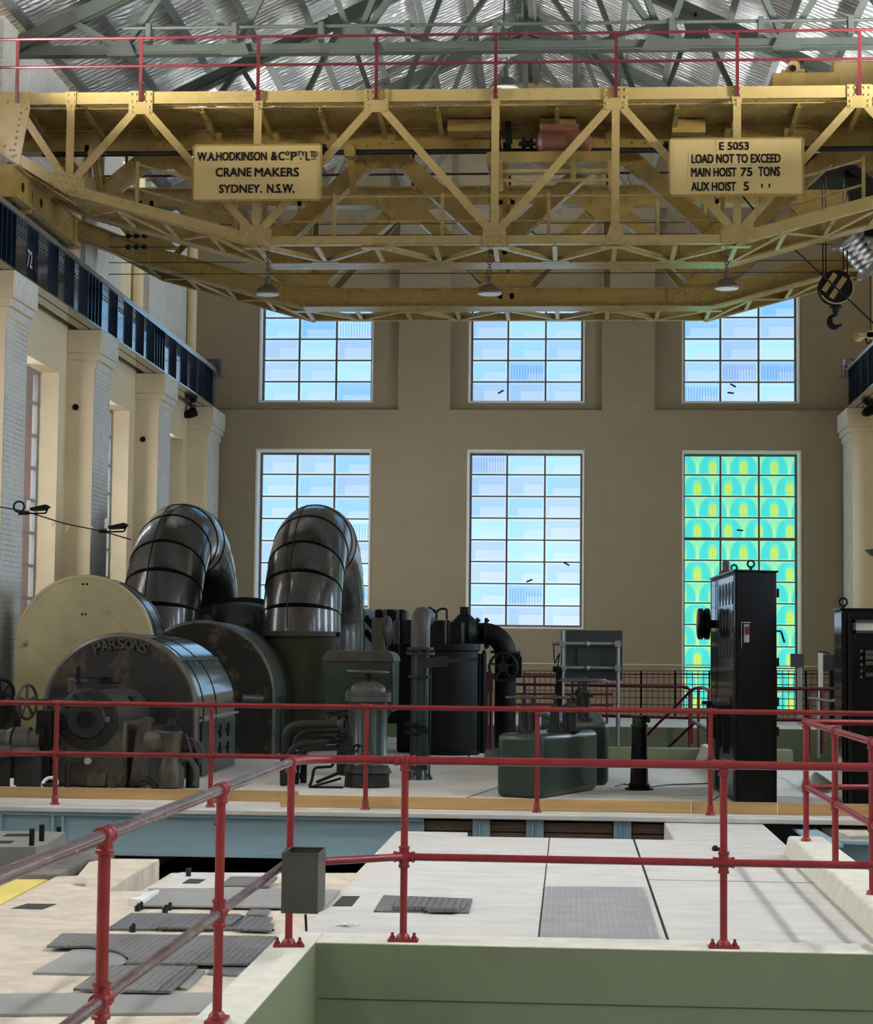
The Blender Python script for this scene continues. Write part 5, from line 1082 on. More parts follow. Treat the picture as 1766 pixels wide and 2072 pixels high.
# ---- second casing on the shaft line
c3 = T('gearbox_casing', 'rust-stained arched casing behind the lettered one, on the same shaft line', 'machine', (AX, 31, 0))
R3 = 1.17; Z3 = .90
archprism(AX, Z3, R3-.02, 29.9, 32.0).build('casing', M_green, c3, bev=.03)
archprism(AX, Z3, R3-.05, 29.86, 29.93).build('end_face', M_rust, c3)
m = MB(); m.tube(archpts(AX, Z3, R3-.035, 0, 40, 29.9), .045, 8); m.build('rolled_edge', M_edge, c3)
for y in (30.6, 31.2): archband(AX, Z3, R3-.019, y, y+.018, .007).build('seam', M_black, c3)
m = MB(); p = P(480, 1318, 30.0); archb = archband(AX, Z3, R3-.015, 30.05, 31.1, .012, base=Z3); m.join(archb); m.build('cover_sheet', M_mach, c3)
m = MB(); m.cyl((AX, 27.35, AZ), (AX, 29.85, AZ), .2, n=24); m.cyl((AX, 28.55, AZ), (AX, 29.0, AZ), .45, n=28); m.build('coupling', M_iron, c3)
m = MB(); m.box(AX-.18, AX+.5, 27.6, 29.6, 0, .55); m.build('bearing_block', M_iron, c3)
m = MB(); p = P(487, 1412, 27.6); m.cyl(p, p+V((.25, .3, -.02)), .05, n=12); m.build('drain_spout', M_mach, c3)
# ---- turbine with two crossover ducts
tb_ = T('steam_turbine', 'dark steam turbine casing beneath the two big crossover ducts', 'turbine', (AX, 34.4, 0))
m = MB(); m.lathe((AX, 33.0, .95), (0, 1, 0), [(1.1, -.6), (1.45, -.1), (1.5, .3), (1.5, 3.0), (1.3, 3.5), (.9, 3.75)], 48); m.build('casing', M_iron, tb_)
m = MB(); m.box(AX-1.9, AX+1.9, 32.3, 36.9, .85, .98); m.build('joint_flange', M_black, tb_)
m = MB(); m.box(AX-1.5, AX+1.5, 32.4, 36.85, 0, .85); m.build('foundation', M_olive, tb_)
m = MB(); m.lathe((AX, 33.9, .95), (0, 1, 0), [(1.5, 0), (1.6, .02), (1.6, .12), (1.5, .14)], 48); m.build('flange', M_iron, tb_)
m = MB()
for px, py, d, h in ((434, 1250, 32.5, .2), (444, 1262, 32.4, .1), (452, 1262, 32.4, .1), (420, 1256, 32.5, .1), (515, 1262, 32.4, .14), (501, 1270, 32.4, .05)):
    p = P(px, py, d); m.cyl(p-V((0, 0, .05)), p+V((0, 0, h)), .035, n=8); m.sphere(p+V((0, 0, h)), .035, 8)
m.build('eye_bolt', M_iron, tb_)
m = MB(); p = P(418, 1256, 32.5); m.lathe(p, (0, 0, 1), [(.16, -.1), (.16, .02), (.1, .06), (.07, .1)], 16); m.build('valve_cap', M_mach, tb_)
DY0, DY1, DR = 32.3, 36.15, .645
def duct(x, name_label):
    r = T('crossover_duct', name_label, 'duct', (x, (DY0+DY1)/2, 1.95)); zb = 1.96; ztop = P(640, 1022, 34.2).z-DR
    ry = (DY1-DY0)/2; rz = ztop-zb; yc = (DY0+DY1)/2; n = 36
    path = [V((x, yc-ry*math.cos(PI*i/n), zb+rz*math.sin(PI*i/n))) for i in range(n+1)]
    path = [V((x, DY0, zb-.02))]+path+[V((x, DY1, .9))]
    ks = [0, 3, 6, 9, 13, 17, 21, 25, 29, 32, 35, len(path)-1]
    for k0, k1 in zip(ks, ks[1:]):
        m = MB(); m.tube(path[k0:k1+1], [DR+(.011*(1-(j/(k1-k0))) if k0 < 18 else .011*j/(k1-k0)) for j in range(k1-k0+1)], 48, ref=(1, 0, 0)); m.build('sheet_lagging', M_duct if k0 % 2 else M_duct2, r)
    for k in (2, 5, 8, 12, 16, 20, 24, 28, 31, 34):    # lagging joints
        i = k+1; t = (path[i+1]-path[i-1]).normalized(); s = MB(); s.tube([path[i]-t*.004, path[i]+t*.004], DR+.0125, 48, ref=(1, 0, 0)); s.build('lap_joint', M_black, r)
    s = MB(); pts = []
    for i in range(1, n-8):
        t = (path[i+1]-path[i-1]).normalized(); out = V((0, -t.z, t.y)) if True else None
        out = V((0, t.z*-1, t.y)); pts.append(path[i]+(out*math.cos(.25)+V((1, 0, 0))*-math.sin(.25))*(DR+.008))
    s.tube(pts, .010, 6); s.build('long_seam', M_black, r)
    f = MB(); f.lathe((x, DY0, zb-.10), (0, 0, 1), [(DR+.02, 0), (DR+.02, .08), (DR-.02, .085)], 48); f.build('base_flange', M_mach, r)
    nk = MB(); nk.lathe((x+.02, DY0, .0), (0, 0, 1), [(.42, 0), (.44, .9), (.58, zb-.18), (.6, zb-.1)], 40); nk.build('neck', M_olive, r)
    return r
duct(AX+1.23, 'black inverted-U sheet duct standing in front of the tall window')
duct(AX-1.15, 'black inverted-U sheet duct rising behind the beige casing, beside the pilasters')
m = MB(); m.box(AX-.9, AX+1.9, 32.05, 32.9, 1.86, 1.93); m.build('duct_platform', M_black, tb_)
# hood behind the right duct
hd = T('sloping_hood', 'pale blue-grey sloping hood glimpsed between the right duct and the valve chest', 'hood', P(770, 1320, 38.5))
m = MB(); m.prism([P(735, 1232, 38.5), P(752, 1233, 38.5), P(800, 1262, 38.5), P(800, 1300, 38.5), P(735, 1330, 38.5)], (0, 1.2, 0)); m.build('sheet', M_blue, hd); m = MB(); q = P(760, 1325, 39.0); m.box(q.x-.3, q.x+.4, 38.8, 39.4, .22, q.z+.2); m.build('support', M_black, hd)
for a in (1262, 1290): m = MB(); m.bar(P(738, a-14, 38.45), P(760, a+12, 38.45), .12, .02, up=(0, -1, 0)); m.build('slot', M_black, hd)
tnk = T('header_tank', 'dark rounded header tank behind the valve chest', 'tank', P(780, 1300, 37.5)); m = MB(); a = P(755, 1300, 37.5); c = P(822, 1233, 37.5); m.box(a.x, c.x, 37.4, 38.2, .2, c.z); m.build('shell', M_black, tnk, bev=.08, seg=3)
m = MB()
for px in (779, 804): p = P(px, 1300, 37.0); m.tube([p, P(px, 1234, 37.0), P(px-4, 1236, 37.2)], .03, 8)
m.build('vent_pipe', M_mach, tnk)
# ---- governor cabinet, vessel and pipes
def rbox(m, x0, x1, y0, y1, z0, z1, r, n=6):     # upright box whose top edge is rounded left and right
    pts = [V((x0, y0, z0))]+[V((x0+r-r*math.cos(PI/2*i/n), y0, z1-r+r*math.sin(PI/2*i/n))) for i in range(n+1)]+[V((x1-r+r*math.sin(PI/2*i/n), y0, z1-r+r*math.cos(PI/2*i/n))) for i in range(n+1)]+[V((x1, y0, z0))]
    return m.prism(pts, (0, y1-y0, 0))
gv = T('governor_cabinet', 'dark green cabinet with rounded top behind the valve with the hand wheel', 'cabinet', (-2.8, 25.6, 0))
a = P(653, 1440, 25.3); c = P(796, 1318, 25.3)
rbox(MB(), a.x, c.x, 25.3, 26.2, a.z, c.z, .12).build('body', M_green, gv, bev=.03, seg=3)
rbox(MB(), a.x-.012, c.x+.012, 25.285, 26.22, c.z-.14, c.z+.004, .13).build('lid', M_mach, gv, bev=.03, seg=3)
m = MB(); m.cyl(((a.x+c.x)/2, 25.75, 0), ((a.x+c.x)/2, 25.75, a.z), .32, n=28); m.lathe(((a.x+c.x)/2-.05, 25.7, a.z-.06), (0, 0, 1), [(.42, 0), (.44, .03), (.44, .06)], 28); m.build('pedestal', M_iron, gv)
vs = T('stop_valve', 'upright green valve body with hand wheel on top, near the platform edge', 'valve', (-2.43, 23.34, 0))
vx, vy = -2.43, 23.5
def zz(py): return P(740, py, vy).z
m = MB(); m.lathe((vx, vy, 0), (0, 0, 1), [(.26, 0), (.26, zz(1563)), (.29, zz(1560)), (.24, zz(1548)), (.235, zz(1420))], 36); m.build('body', M_green, vs)
m = MB(); m.lathe((vx, vy, 0), (0, 0, 1), [(.275, 0), (.265, zz(1566)), (.30, zz(1562)), (.255, zz(1549)), (.236, zz(1547))], 36); m.build('base', M_iron, vs)
m = MB(); m.lathe((vx, vy, 0), (0, 0, 1), [(.28, zz(1419)), (.28, zz(1409)), (.275, zz(1408)), (.28, zz(1407)), (.28, zz(1401)), (.2, zz(1400))], 36); bolts_ring(m, (vx, vy, zz(1401)), (0, 0, 1), .255, 12, .016); m.build('flange', M_mach, vs)
m = MB(); m.lathe((vx, vy, 0), (0, 0, 1), [(.215, zz(1401)), (.21, zz(1392)), (.18, zz(1386)), (.12, zz(1381)), (.06, zz(1379))], 36); m.build('bonnet', M_mach, vs)
m = MB(); m.cyl((vx, vy, zz(1380)), (vx, vy, zz(1352)), .022, n=10); m.cyl((vx, vy, zz(1368)), (vx, vy, zz(1362)), .05, n=10); m.cbox((vx, vy, zz(1372)), .34, .05, .018); m.build('spindle', M_black, vs)
handwheel((vx, vy, zz(1359)), (.03, .0, 1), .245, .013, 6, .035, M_mach, vs)
pi_ = [((700, 1466), (590, 1466), (574, 1500), (574, 1598), .050, 23.55), ((690, 1480), (610, 1481), (590, 1510), (588, 1590), .028, 23.7), ((690, 1490), (622, 1495), (600, 1525), (600, 1590), .024, 23.75), ((692, 1501), (600, 1503), (572, 1530), (572, 1600), .028, 23.4), ((690, 1513), (615, 1515), (588, 1530), (588, 1598), .034, 23.5)]
pl_ = T('pipe_bundle', 'bundle of dark curved pipes sweeping down from the left of the upright valve', 'pipes', (-3.1, 23.5, 0))
for a, b2, c_, d_, r_, dep in pi_:
    m = MB(); pts = pipe_path([P(*a, dep), P(b2[0]-14, b2[1], dep), V((P(*d_, dep).x, dep, 0.0))], .22, 10); m.tube(pts, r_, 12); m.build('pipe', M_iron, pl_)
m = MB(); m.lathe(P(697, 1466, 23.55), (-1, 0, 0), [(.09, 0), (.09, .03), (.06, .05), (.052, .09)], 18); m.build('pipe_flange', M_mach, pl_)
m = MB()
for px, py in ((675, 1492), (668, 1500), (690, 1497), (685, 1506), (697, 1490)): p = P(px, py, 23.35); m.cyl(p-V((.03, 0, 0)), p+V((.03, 0, 0)), .03, n=10); m.cyl(p, p+V((0, 0, .05)), .012, n=8)
m.tube(pipe_path(pp((700, 1516, 23.3), (715, 1516, 23.25), (718, 1508, 23.25), (728, 1508, 23.25)), .03), .016, 8); m.build('cock', M_black, pl_)
m = MB(); m.tube(pipe_path(pp((675, 1540, 23.2), (672, 1551, 23.2), (635, 1553, 23.1), (632, 1575, 23.1), (626, 1592, 23.1)), .06), .018, 8); m.tube(pipe_path(pp((690, 1575, 23.25), (655, 1585, 23.2), (630, 1592, 23.1)), .05), .014, 8); m.bar(P(640, 1583, 23.3), P(695, 1560, 23.4), .07, .03); m.cbox(P(660, 1594, 23.2), .4, .12, .03); m.build('drain_pipe', M_black, pl_)
m = MB()
for px in (600, 615): p = P(px, 1520, 24.0); m.box(p.x-.035, p.x+.035, 23.95, 24.05, 0, p.z)
m.box(P(600, 1520, 24).x, P(615, 1520, 24).x, 23.97, 24.03, .05, .12); m.build('support', M_black, pl_)
# ---- valve chest, condenser tank, pipes behind
vc = T('valve_chest', 'tall black riveted valve chest and tank in the middle of the machines', 'machine', P(900, 1525, 31.2))
p = P(908, 1400, 31.2); zt3 = P(908, 1303, 31.2).z
m = MB(); m.lathe((p.x, 31.2, 0), (0, 0, 1), [(.50, 0), (.50, .04), (.46, .06), (.46, zt3-.12), (.5, zt3-.10), (.5, zt3), (.3, zt3+.01)], 40); m.build('tank', M_black, vc)
m = MB(); a = P(803, 1410, 31.4); m.box(P(803, 1400, 31.4).x, p.x, 31.4, 32.2, 0, zt3-.02); m.build('side_tank', M_black, vc, bev=.05)
m = MB(); a = P(811, 1306, 31.0); c = P(910, 1255, 31.0); m.box(a.x, c.x, 31.0, 31.9, zt3-.03, c.z); a = P(908, 1300, 31.1); c = P(916, 1259, 31.1); m.box(a.x-.01, P(935, 1259, 31.1).x, 31.1, 31.8, zt3, c.z); m.build('chest', M_black, vc, bev=.02)
m = MB(); a = P(751, 1330, 30.6); c = P(779, 1250, 30.6); m.box(a.x, c.x, 30.6, 31.3, .4, c.z); m.build('oil_box', M_olive, vc, bev=.02)
m = MB(); q = P(786, 1277, 30.8); m.lathe(q+V((-.06, 0, 0)), (1, 0, 0), [(.22, 0), (.24, .05), (.22, .09), (.16, .11), (.1, .14)], 24); m.build('end_cover', M_mach, vc)
for px in (901, 806, 797): q = P(px, 1256, 30.95); m = MB(); m.cyl((q.x, 30.95, zt3-.02), q, .022, n=8); m.build('tie_rod', M_mach, vc)
m = MB(); q = P(905, 1254, 31.3); 
m.tube(pipe_path(pp((904, 1254, 31.3), (904, 1233, 31.3), (895, 1231, 31.3), (883, 1236, 31.3), (883, 1254, 31.3)), .05), .018, 8); m.bar(P(863, 1254, 31.3), P(869, 1236, 31.3), .03, .03); m.bar(P(872, 1253, 31.3), P(874, 1240, 31.3), .03, .03); m.sphere(P(870, 1234, 31.3), .05, 10); m.sphere(P(877, 1237, 31.3), .04, 8); m.build('gauge_pipe', M_black, vc)
for px in (969, 958, 977): q = P(px, 1400, 31.6); m = MB(); m.cyl((q.x, 31.6, 0), (q.x, 31.6, zt3-.15), .05, n=14); m.build('riser_pipe', M_black, vc)
sp = T('steam_pipe', 'dark upright steam pipe with a pale elbow at its top, beside the valve chest', 'pipe', (-1.88, 24.9, 0))
q = P(850, 1330, 25.0); sx = q.x
m = MB(); m.cyl((sx, 25, 0), (sx, 25, P(850, 1318, 25).z), .115, n=24); m.lathe((sx, 25, 0), (0, 0, 1), [(.18, 0), (.17, .03), (.12, .12)], 20); m.build('pipe', M_green, sp)
m = MB(); z1 = P(850, 1322, 25).z; m.lathe((sx, 25, z1-.02), (0, 0, 1), [(.19, 0), (.19, .03), (.115, .04), (.115, .06), (.17, .062), (.17, .1)], 24); bolts_ring(m, (sx, 25, z1+.01), (0, 0, 1), .165, 8, .014); m.build('flange', M_iron, sp); m = MB(); z2 = P(850, 1372, 25).z; m.lathe((sx, 25, z2), (0, 0, 1), [(.15, 0), (.15, .03), (.115, .035)], 24); m.build('flange', M_iron, sp)
m = MB(); e0 = V((sx, 25, z1+.06)); pts = [e0, e0+V((0, 0, .22))]+arc(e0+V((0, .2, .22)), (0, -1, 0), (0, 0, 1), .2, 0, PI/2, 10)+[e0+V((0, .9, .42))]; m.tube(pts, .125, 24); m.build('elbow', M_mach, sp)
m = MB(); q2 = P(848, 1342, 24.85); m.bar(q2, P(905, 1338, 24.9), .10, .13); m.bar(P(905, 1338, 24.9), P(965, 1334, 25.0), .05, .05); m.build('operating_arm', M_iron, sp)
m = MB(); m.tube(pp((872, 1350, 24.9), (871, 1450, 24.9), (868, 1575, 24.9)), .012, 6); m.tube(pp((845, 1470, 24.8), (832, 1468, 24.8), (828, 1580, 24.8)), .012, 6); m.build('small_pipe', M_iron, sp)
m = MB()
for px, py in ((828, 1466), (842, 1468), (826, 1482), (843, 1485), (862, 1480)): q = P(px, py, 24.7); m.cyl(q-V((.05, 0, 0)), q+V((.05, 0, 0)), .022, n=8); m.cyl(q, q+V((0, 0, .06)), .012, n=6)
m.cbox(P(845, 1470, 24.85), .2, .06, .03); m.build('cock', M_black, sp)
el = T('exhaust_pipe', 'thick black flanged pipe bending down at right of the valve chest', 'pipe', P(1022, 1510, 34))
d = 33.6; a0 = P(920, 1280, 32.6); ex = P(1022, 1400, d).x
h0 = P(990, 1282, d); cR = .36
m = MB(); pts = [V((P(918, 1280, d).x, d-.3, h0.z)), V((h0.x-.2, d, h0.z))]+arc((ex-cR, d, h0.z-cR), (0, 0, 1), (1, 0, 0), cR, 0, PI/2, 12)+[V((ex, d, 0))]; m.tube(pts, .185, 28, ref=(0, 1, 0)); m.build('pipe', M_black, el)
for px in (966, 984): m = MB(); q = P(px, 1282, d); m.lathe(V((q.x-.03, d, h0.z)), (1, 0, 0), [(.27, 0), (.27, .05)], 28); bolts_ring(m, V((q.x+.02, d, h0.z)), (1, 0, 0), .235, 10, .02); m.build('flange', M_black, el)
m = MB(); m.lathe(V((ex, d, P(1022, 1322, d).z)), (0, 0, 1), [(.26, 0), (.26, .04)], 28); m.build('flange', M_black, el); m = MB(); m.lathe(V((ex, d, P(1022, 1368, d).z)), (0, 0, 1), [(.26, 0), (.26, .04)], 28); m.build('flange', M_black, el)
m = MB(); q = P(945, 1280, d-.1); m.lathe(q-V((.25, .05, 0)), (1, 0, 0), [(.2, 0), (.31, .1), (.31, .3), (.2, .42)], 28); m.build('valve_body', M_black, el)
for px in (934, 939, 946): q = P(px, 1262, d-.2); m = MB(); m.cyl(q, P(px+ (0 if px < 946 else -2), 1228, d-.2), .03, n=8); m.build('stud', M_black, el)
m = MB(); q = P(1046, 1350, d-.1); m.cbox(q, .16, .3, .36); m.cbox(P(1044, 1327, d), .14, .3, .08); m.cbox(P(1044, 1365, d), .14, .3, .08); m.build('clamp', M_black, el)
handwheel(P(1018, 1350, d-.35), (0, -1, 0), .235, .026, 5, .09, M_iron, el); m = MB(); q = P(1018, 1350, d-.35); m.cyl(q, q+V((0, .3, 0)), .04, n=12); m.build('spindle', M_black, el)
rv = T('red_valve_guard', 'red painted guard and pipes standing between tank and exhaust pipe', 'valve guard', P(990, 1450, 32.8))
m = MB(); q = P(985, 1375, 32.8); m.prism([P(972, 1370, 32.8), P(987, 1358, 32.8), P(997, 1372, 32.8), P(997, 1400, 32.8), P(984, 1402, 32.8)], (0, .12, 0)); m.build('guard', M_dkred, rv)
m = MB()
for px in (986, 994): m.cyl(P(px, 1400, 32.85), V((P(px, 1400, 32.85).x, 32.85, 0)), .03, n=8)
m.build('leg', M_dkred, rv)
# stacked hand wheels seen edge on beside the tank
sw = T('valve_spindle_stand', 'black valve stand with two hand wheels edge-on beside the tank', 'valve stand', P(966, 1450, 32.2)); handwheel(P(979, 1345, 32.2), (1, .12, 0), .22, .028, 5, .05, M_black, sw); m = MB(); m.cyl(V((P(973, 1345, 32.2).x, 32.2, 0)), P(973, 1330, 32.2), .06, n=12); m.cyl(P(960, 1345, 32.2), P(984, 1345, 32.2), .035, n=10); m.cbox(P(972, 1410, 32.2), .2, .2, .4); m.build('stand', M_black, sw)
# ---- oil cooler boxes with valve stands
def valve_stand(parent_label, px, py, d, r, h, wheel, label, group='valve stands on the green boxes'):
    p = P(px, py, d); t = T('valve_stand', label, 'valve stand', p, group)
    m = MB(); m.lathe(p, (0, 0, 1), [(r*1.7, 0), (r*1.7, .02), (r*1.05, .03), (r, .08), (r*.95, h*.6), (r*1.1, h*.7), (r*.6, h*.78), (r*.35, h*.8), (r*.3, h)], 20); bolts_ring(m, p+V((0, 0, .02)), (0, 0, 1), r*1.45, 6, .012); m.build('pillar', M_iron, t)
    if wheel: handwheel(p+V((0, 0, h)), (0, 0, 1), wheel, .012, 5, .03, M_mach, t)
    m = MB(); m.cyl(p+V((-r*1.6, 0, h*.62)), p+V((r*1.6, 0, h*.62)), .012, n=8); m.cbox(p+V((0, 0, h*.66)), r*2.6, .03, .02); m.build('yoke', M_mach, t); return t
A, B, C_ = G(1003, 1613), G(1099, 1617), G(1210, 1598); D = A+C_-B
hb = .72
o1 = T('oil_cooler', 'low green rounded tank box on the platform, standing askew in front', 'tank box', (A+C_)/2)
m = MB(); m.prism([A, B, C_, D], (0, 0, hb)); m.build('body', M_green, o1, bev=.07, seg=4)
o2 = T('oil_cooler', 'longer low dark green tank box, behind the askew one', 'tank box', (.1, 26, 0))
m = MB(); xr2 = P(1231, 1560, 24.4).x; m.prism([V((xr2-.55, 24.1, 0)), V((xr2, 24.4, 0)), V((xr2-.02, 28.2, 0)), V((xr2-.9, 28.2, 0))], (0, 0, .78)); m.build('body', M_green, o2, bev=.07, seg=4)
for i, (px, py, d, r, h, w, lb) in enumerate(((1058, 1491, 22.5, .055, .40, .20, 'leftmost valve stand on the askew green box, with a broad hand wheel'), (1076, 1489, 22.9, .05, .38, .0, 'thin valve stand just behind the leftmost one'), (1122, 1488, 22.7, .055, .40, .17, 'valve stand in the middle of the askew green box'), (1152, 1487, 23.0, .085, .42, .0, 'stout round pillar on the askew green box, right of the middle'), (1158, 1470, 25.2, .05, .40, .0, 'slim valve stand at the front of the longer green box'), (1184, 1478, 24.8, .062, .50, .29, 'valve stand with the lowest of the big hand wheels on the longer green box'), (1180, 1455, 26.3, .05, .50, .30, 'valve stand with the middle big hand wheel on the longer green box'), (1172, 1440, 27.6, .05, .46, .30, 'valve stand with the rearmost big hand wheel on the longer green box'))):
    q = P(px, py, d); zb2 = hb if i < 4 else .78; valve_stand(None, px, 1316, d, r, h, w, lb).location = V((q.x, d, zb2))
# ---- column pedestal
po = T('control_pedestal', 'black cast column pedestal on the platform left of the tall cubicle', 'pedestal', G(1293, 1600))
c = G(1293, 1598)
m = MB(); zt4 = P(1290, 1447, c.y).z; m.lathe(c, (0, 0, 1), [(.17, 0), (.17, .02), (.13, .03), (.135, .06), (.11, .09), (.095, .5), (.088, zt4-.13)], 28); m.build('column', M_black, po)
m = MB(); m.lathe(c, (0, 0, 1), [(.10, zt4-.14), (.105, zt4-.12), (.085, zt4-.1), (.085, zt4-.03), (.11, zt4-.02), (.11, zt4)], 28); m.cyl(c+V((.06, 0, zt4-.06)), c+V((.13, 0, zt4-.06)), .03, n=10); m.build('head', M_green, po)
m = MB()
for t in range(4): q = c+V((.145*math.cos(.78+t*PI/2), .145*math.sin(.78+t*PI/2), .02)); m.cyl(q, q+V((0, 0, .03)), .02, n=8)
m.build('bolt', M_black, po)
m = MB(); m.tube(pipe_path([G(1245, 1591, .008), G(1262, 1586, .008), G(1300, 1594, .008), G(1350, 1588, .008), G(1440, 1585, .008)], .1), .008, 5); o = m.build('floor_cable', M_black); tag(o, 'thin black cable trailing over the platform behind the black pedestal', 'cable')
# ---- tall cubicle with dials
N = V((1.83, 21.70, 0)); zc = P(1487, 1156, 21.7).z; Fr = G(1440, 1173, zc); Fr.z = 0; Q = P(1571, 1160, 21.95); Q.z = 0
u = (Fr-N); Ld = u.length; u.normalize(); nrm = V((-u.y, u.x, 0));
if nrm.x > 0: nrm = -nrm
cb = T('switch_cubicle', 'tall black switchgear cubicle with rows of dials, in front of the stained window', 'cubicle', (N+Q)/2)
m = MB(); m.prism([N, Q, Q+(Fr-N), Fr], (0, 0, zc)); m.build('body', M_gloss, cb, bev=.008)
m = MB(); e0 = V((0, 0, zc)); w_ = (Q-N).normalized(); m.prism([N+nrm*.03-u*.03+e0, Q-u*.03+w_*.02+e0, Q+(Fr-N)+w_*.02+u*.03+e0, Fr+nrm*.03+u*.03+e0], (0, 0, .02)); m.build('cornice', M_gloss, cb)
def face(s, z, off=0.0): return N+u*(s*Ld)+nrm*off+V((0, 0, z))
m = MB(); m.prism([face(.02, .9, .004), face(.99, .9, .004), face(.99, zc-.03, .004), face(.02, zc-.03, .004)], nrm*.006); m.build('dial_panel', M_panel, cb)
m = MB()
for s in (.0, .05, .70, .78, 1.0): m.bar(face(s, .02, .008), face(s, zc-.01, .008), .04, .010, up=nrm)
for z in (.03, .95, zc-.02): m.bar(face(0, z, .008), face(1, z, .008), .012, .03)
m.build('panel_frame', M_black, cb)
for r_i, z in enumerate((P(1470, 1200, 22.6).z, P(1470, 1257, 22.6).z, P(1470, 1312, 22.6).z)):
    for c_i in range(5):
        s = .10+.58*c_i/4.6; m = MB(); p = face(s, z, .01); m.lathe(p, nrm, [(.112, 0), (.112, .004), (.10, .005), (.085, .004), (.05, .003)], 24); m.build('dial', M_dial, cb)
        m = MB(); m.lathe(face(s, z+.20, .01), nrm, [(.022, 0), (.02, .006)], 10); m.build('indicator', M_black, cb)
m = MB(); p = face(.86, P(1443, 1262, 23.6).z, .01); m.lathe(p, nrm, [(.05, 0), (.05, .05), (.19, .06), (.19, .11), (.16, .13), (.19, .14), (.19, .19), (.17, .20)], 28); m.build('round_meter', M_gloss, cb)
for s, z, h in ((.18, .78, .5), (.40, .80, .45), (.62, .85, .4), (.85, .80, .5)): m = MB(); m.bar(face(s, z-h/2, .06), face(s, z+h/2, .07), .05, .07, up=nrm); m.bar(face(s, z+h/2, .03), face(s, z+h/2, .16), .04, .04); m.build('switch_handle', M_black, cb)
m = MB()
for s, z in ((.2, 1.12), (.36, 1.10), (.5, 1.08)): m.lathe(face(s, z, .02), nrm, [(.05, 0), (.04, .06), (.02, .1)], 12)
m.build('switch_knob', M_mach, cb)
m = MB(); s = .9; m.box(0, 0, 0, 0, 0, 0) if False else m.bar(face(.86, .0, .012), face(.86, .85, .012), .30, .01, up=nrm); m.build('lower_panel', M_board, cb)
p = P(1500, 1285, 21.74); m = MB(); m.cbox(p, .008, .02, .30); m.cbox(p+V((.055, 0, .14)), .09, .012, .012); m.cbox(p+V((.055, 0, .02)), .06, .01, .2); m.build('plate', M_galv, cb)
p = P(1511, 1276, 21.70); m = MB(); m.cbox(p, .045, .02, .09); m.build('red_label', M_dkred, cb)
m = MB()
for px, py, R in ((1519, 1141, .038), (1485, 1149, .034)):
    q = P(px, py, 22.3 if px > 1500 else 23.2); m.torus(q, (0, 1, .1), R, .011, 20, 8); m.cyl(q-V((0, 0, R+.0)), V((q.x, q.y, zc+.01)), .016, n=10); m.lathe(V((q.x, q.y, zc+.02)), (0, 0, 1), [(.03, 0), (.015, .03)], 10)
m.build('eye_bolt', M_black, cb)
m = MB(); q = P(1469, 1160, 23.3); m.lathe(V((q.x, q.y, zc+.02)), (0, 0, 1), [(.09, 0), (.085, .04), (.045, .06), (.045, .15), (.03, .17)], 18); m.build('bell', M_mach, cb)
m = MB(); p = P(1571, 1277, 22.3); m.tube(pipe_path([p, p+V((.05, 0, 0)), P(1587, 1300, 22.3)], .02), .012, 6)
for py in (1200, 1340, 1420, 1480): q = P(1571, py, 22.3); m.cbox(q+V((.01, 0, 0)), .03, .06, .1)
m.build('side_lever', M_black, cb)
m = MB(); m.tube(pipe_path([G(1577, 1573, .02), G(1595, 1578, .02), G(1612, 1592, .02), G(1632, 1597, .02), G(1700, 1600, .02)], .1), .008, 5); o = m.build('floor_cable', M_white); tag(o, 'thin pale cable on the platform right of the tall cubicle', 'cable')
# ---- right cubicle
N2 = V((P(1706, 1600, 21.65).x, 21.65, 0)); z5 = P(1706, 1234, 21.65).z; F2 = G(1689, 1236, z5); F2.z = 0; Q2 = V((N2.x+.75, 21.75, 0))
c5 = T('switch_cubicle', 'shorter black switchgear cubicle with one lifting ring and a framed meter window', 'cubicle', (N2+Q2)/2)
m = MB(); m.prism([N2, Q2, Q2+(F2-N2), F2], (0, 0, z5)); m.build('body', M_gloss, c5, bev=.008)
m = MB(); m.prism([N2+V((-.03, -.03, z5)), Q2+V((.03, -.03, z5)), Q2+(F2-N2)+V((.03, .03, z5)), F2+V((-.03, .03, z5))], (0, 0, .02)); m.build('cornice', M_gloss, c5)
m = MB()
for px in (1709, 1716): m.cyl(P(px, 1240, 21.63), V((P(px, 1240, 21.63).x, 21.63, .02)), .01, n=8)
m.build('corner_bead', M_black, c5)
m = MB(); a = P(1724, 1281, 21.66); q = P(1800, 1255, 21.66)
for x0, x1, z0, z1 in ((a.x, q.x, q.z-.03, q.z), (a.x, q.x, a.z, a.z+.03), (a.x, a.x+.035, a.z, q.z)): m.box(x0, x1, 21.63, 21.68, z0, z1)
m.build('meter_frame', M_mach, c5)
m = MB(); m.box(a.x+.03, q.x, 21.655, 21.67, a.z+.03, q.z-.03); m.build('meter_face', M_stone, c5)
m = MB()
for k, py in enumerate((1320, 1330, 1342, 1365)): w = P(1754, py, 21.66); m.cbox(w+V((.1, 0, 0)), .24, .06, .045)
for py in (1318, 1332, 1345, 1358, 1370): m.sphere(P(1742, py, 21.66), .022, 8)
m.build('terminal_block', M_mach, c5)
m = MB(); q = P(1706, 1218, 22.0); m.torus(q, (0, 1, 0), .042, .012, 22, 8); m.cyl(q-V((0, 0, .045)), V((q.x, q.y, z5+.01)), .02, n=10); m.build('eye_bolt', M_black, c5)
m = MB(); q5 = V((-.006, -.0, 0)); m.prism([N2+q5+V((0, .02, .05)), F2+q5+V((0, -.02, .05)), F2+q5+V((0, -.02, z5-.03)), N2+q5+V((0, .02, z5-.03))], (-.004, 0, 0)); m.build('side_panel', M_panel, c5)
m = MB(); m.box(N2.x+.06, N2.x+.09, 21.60, 21.66, .0, z5-.1); m.build('corner_bead', M_black, c5)
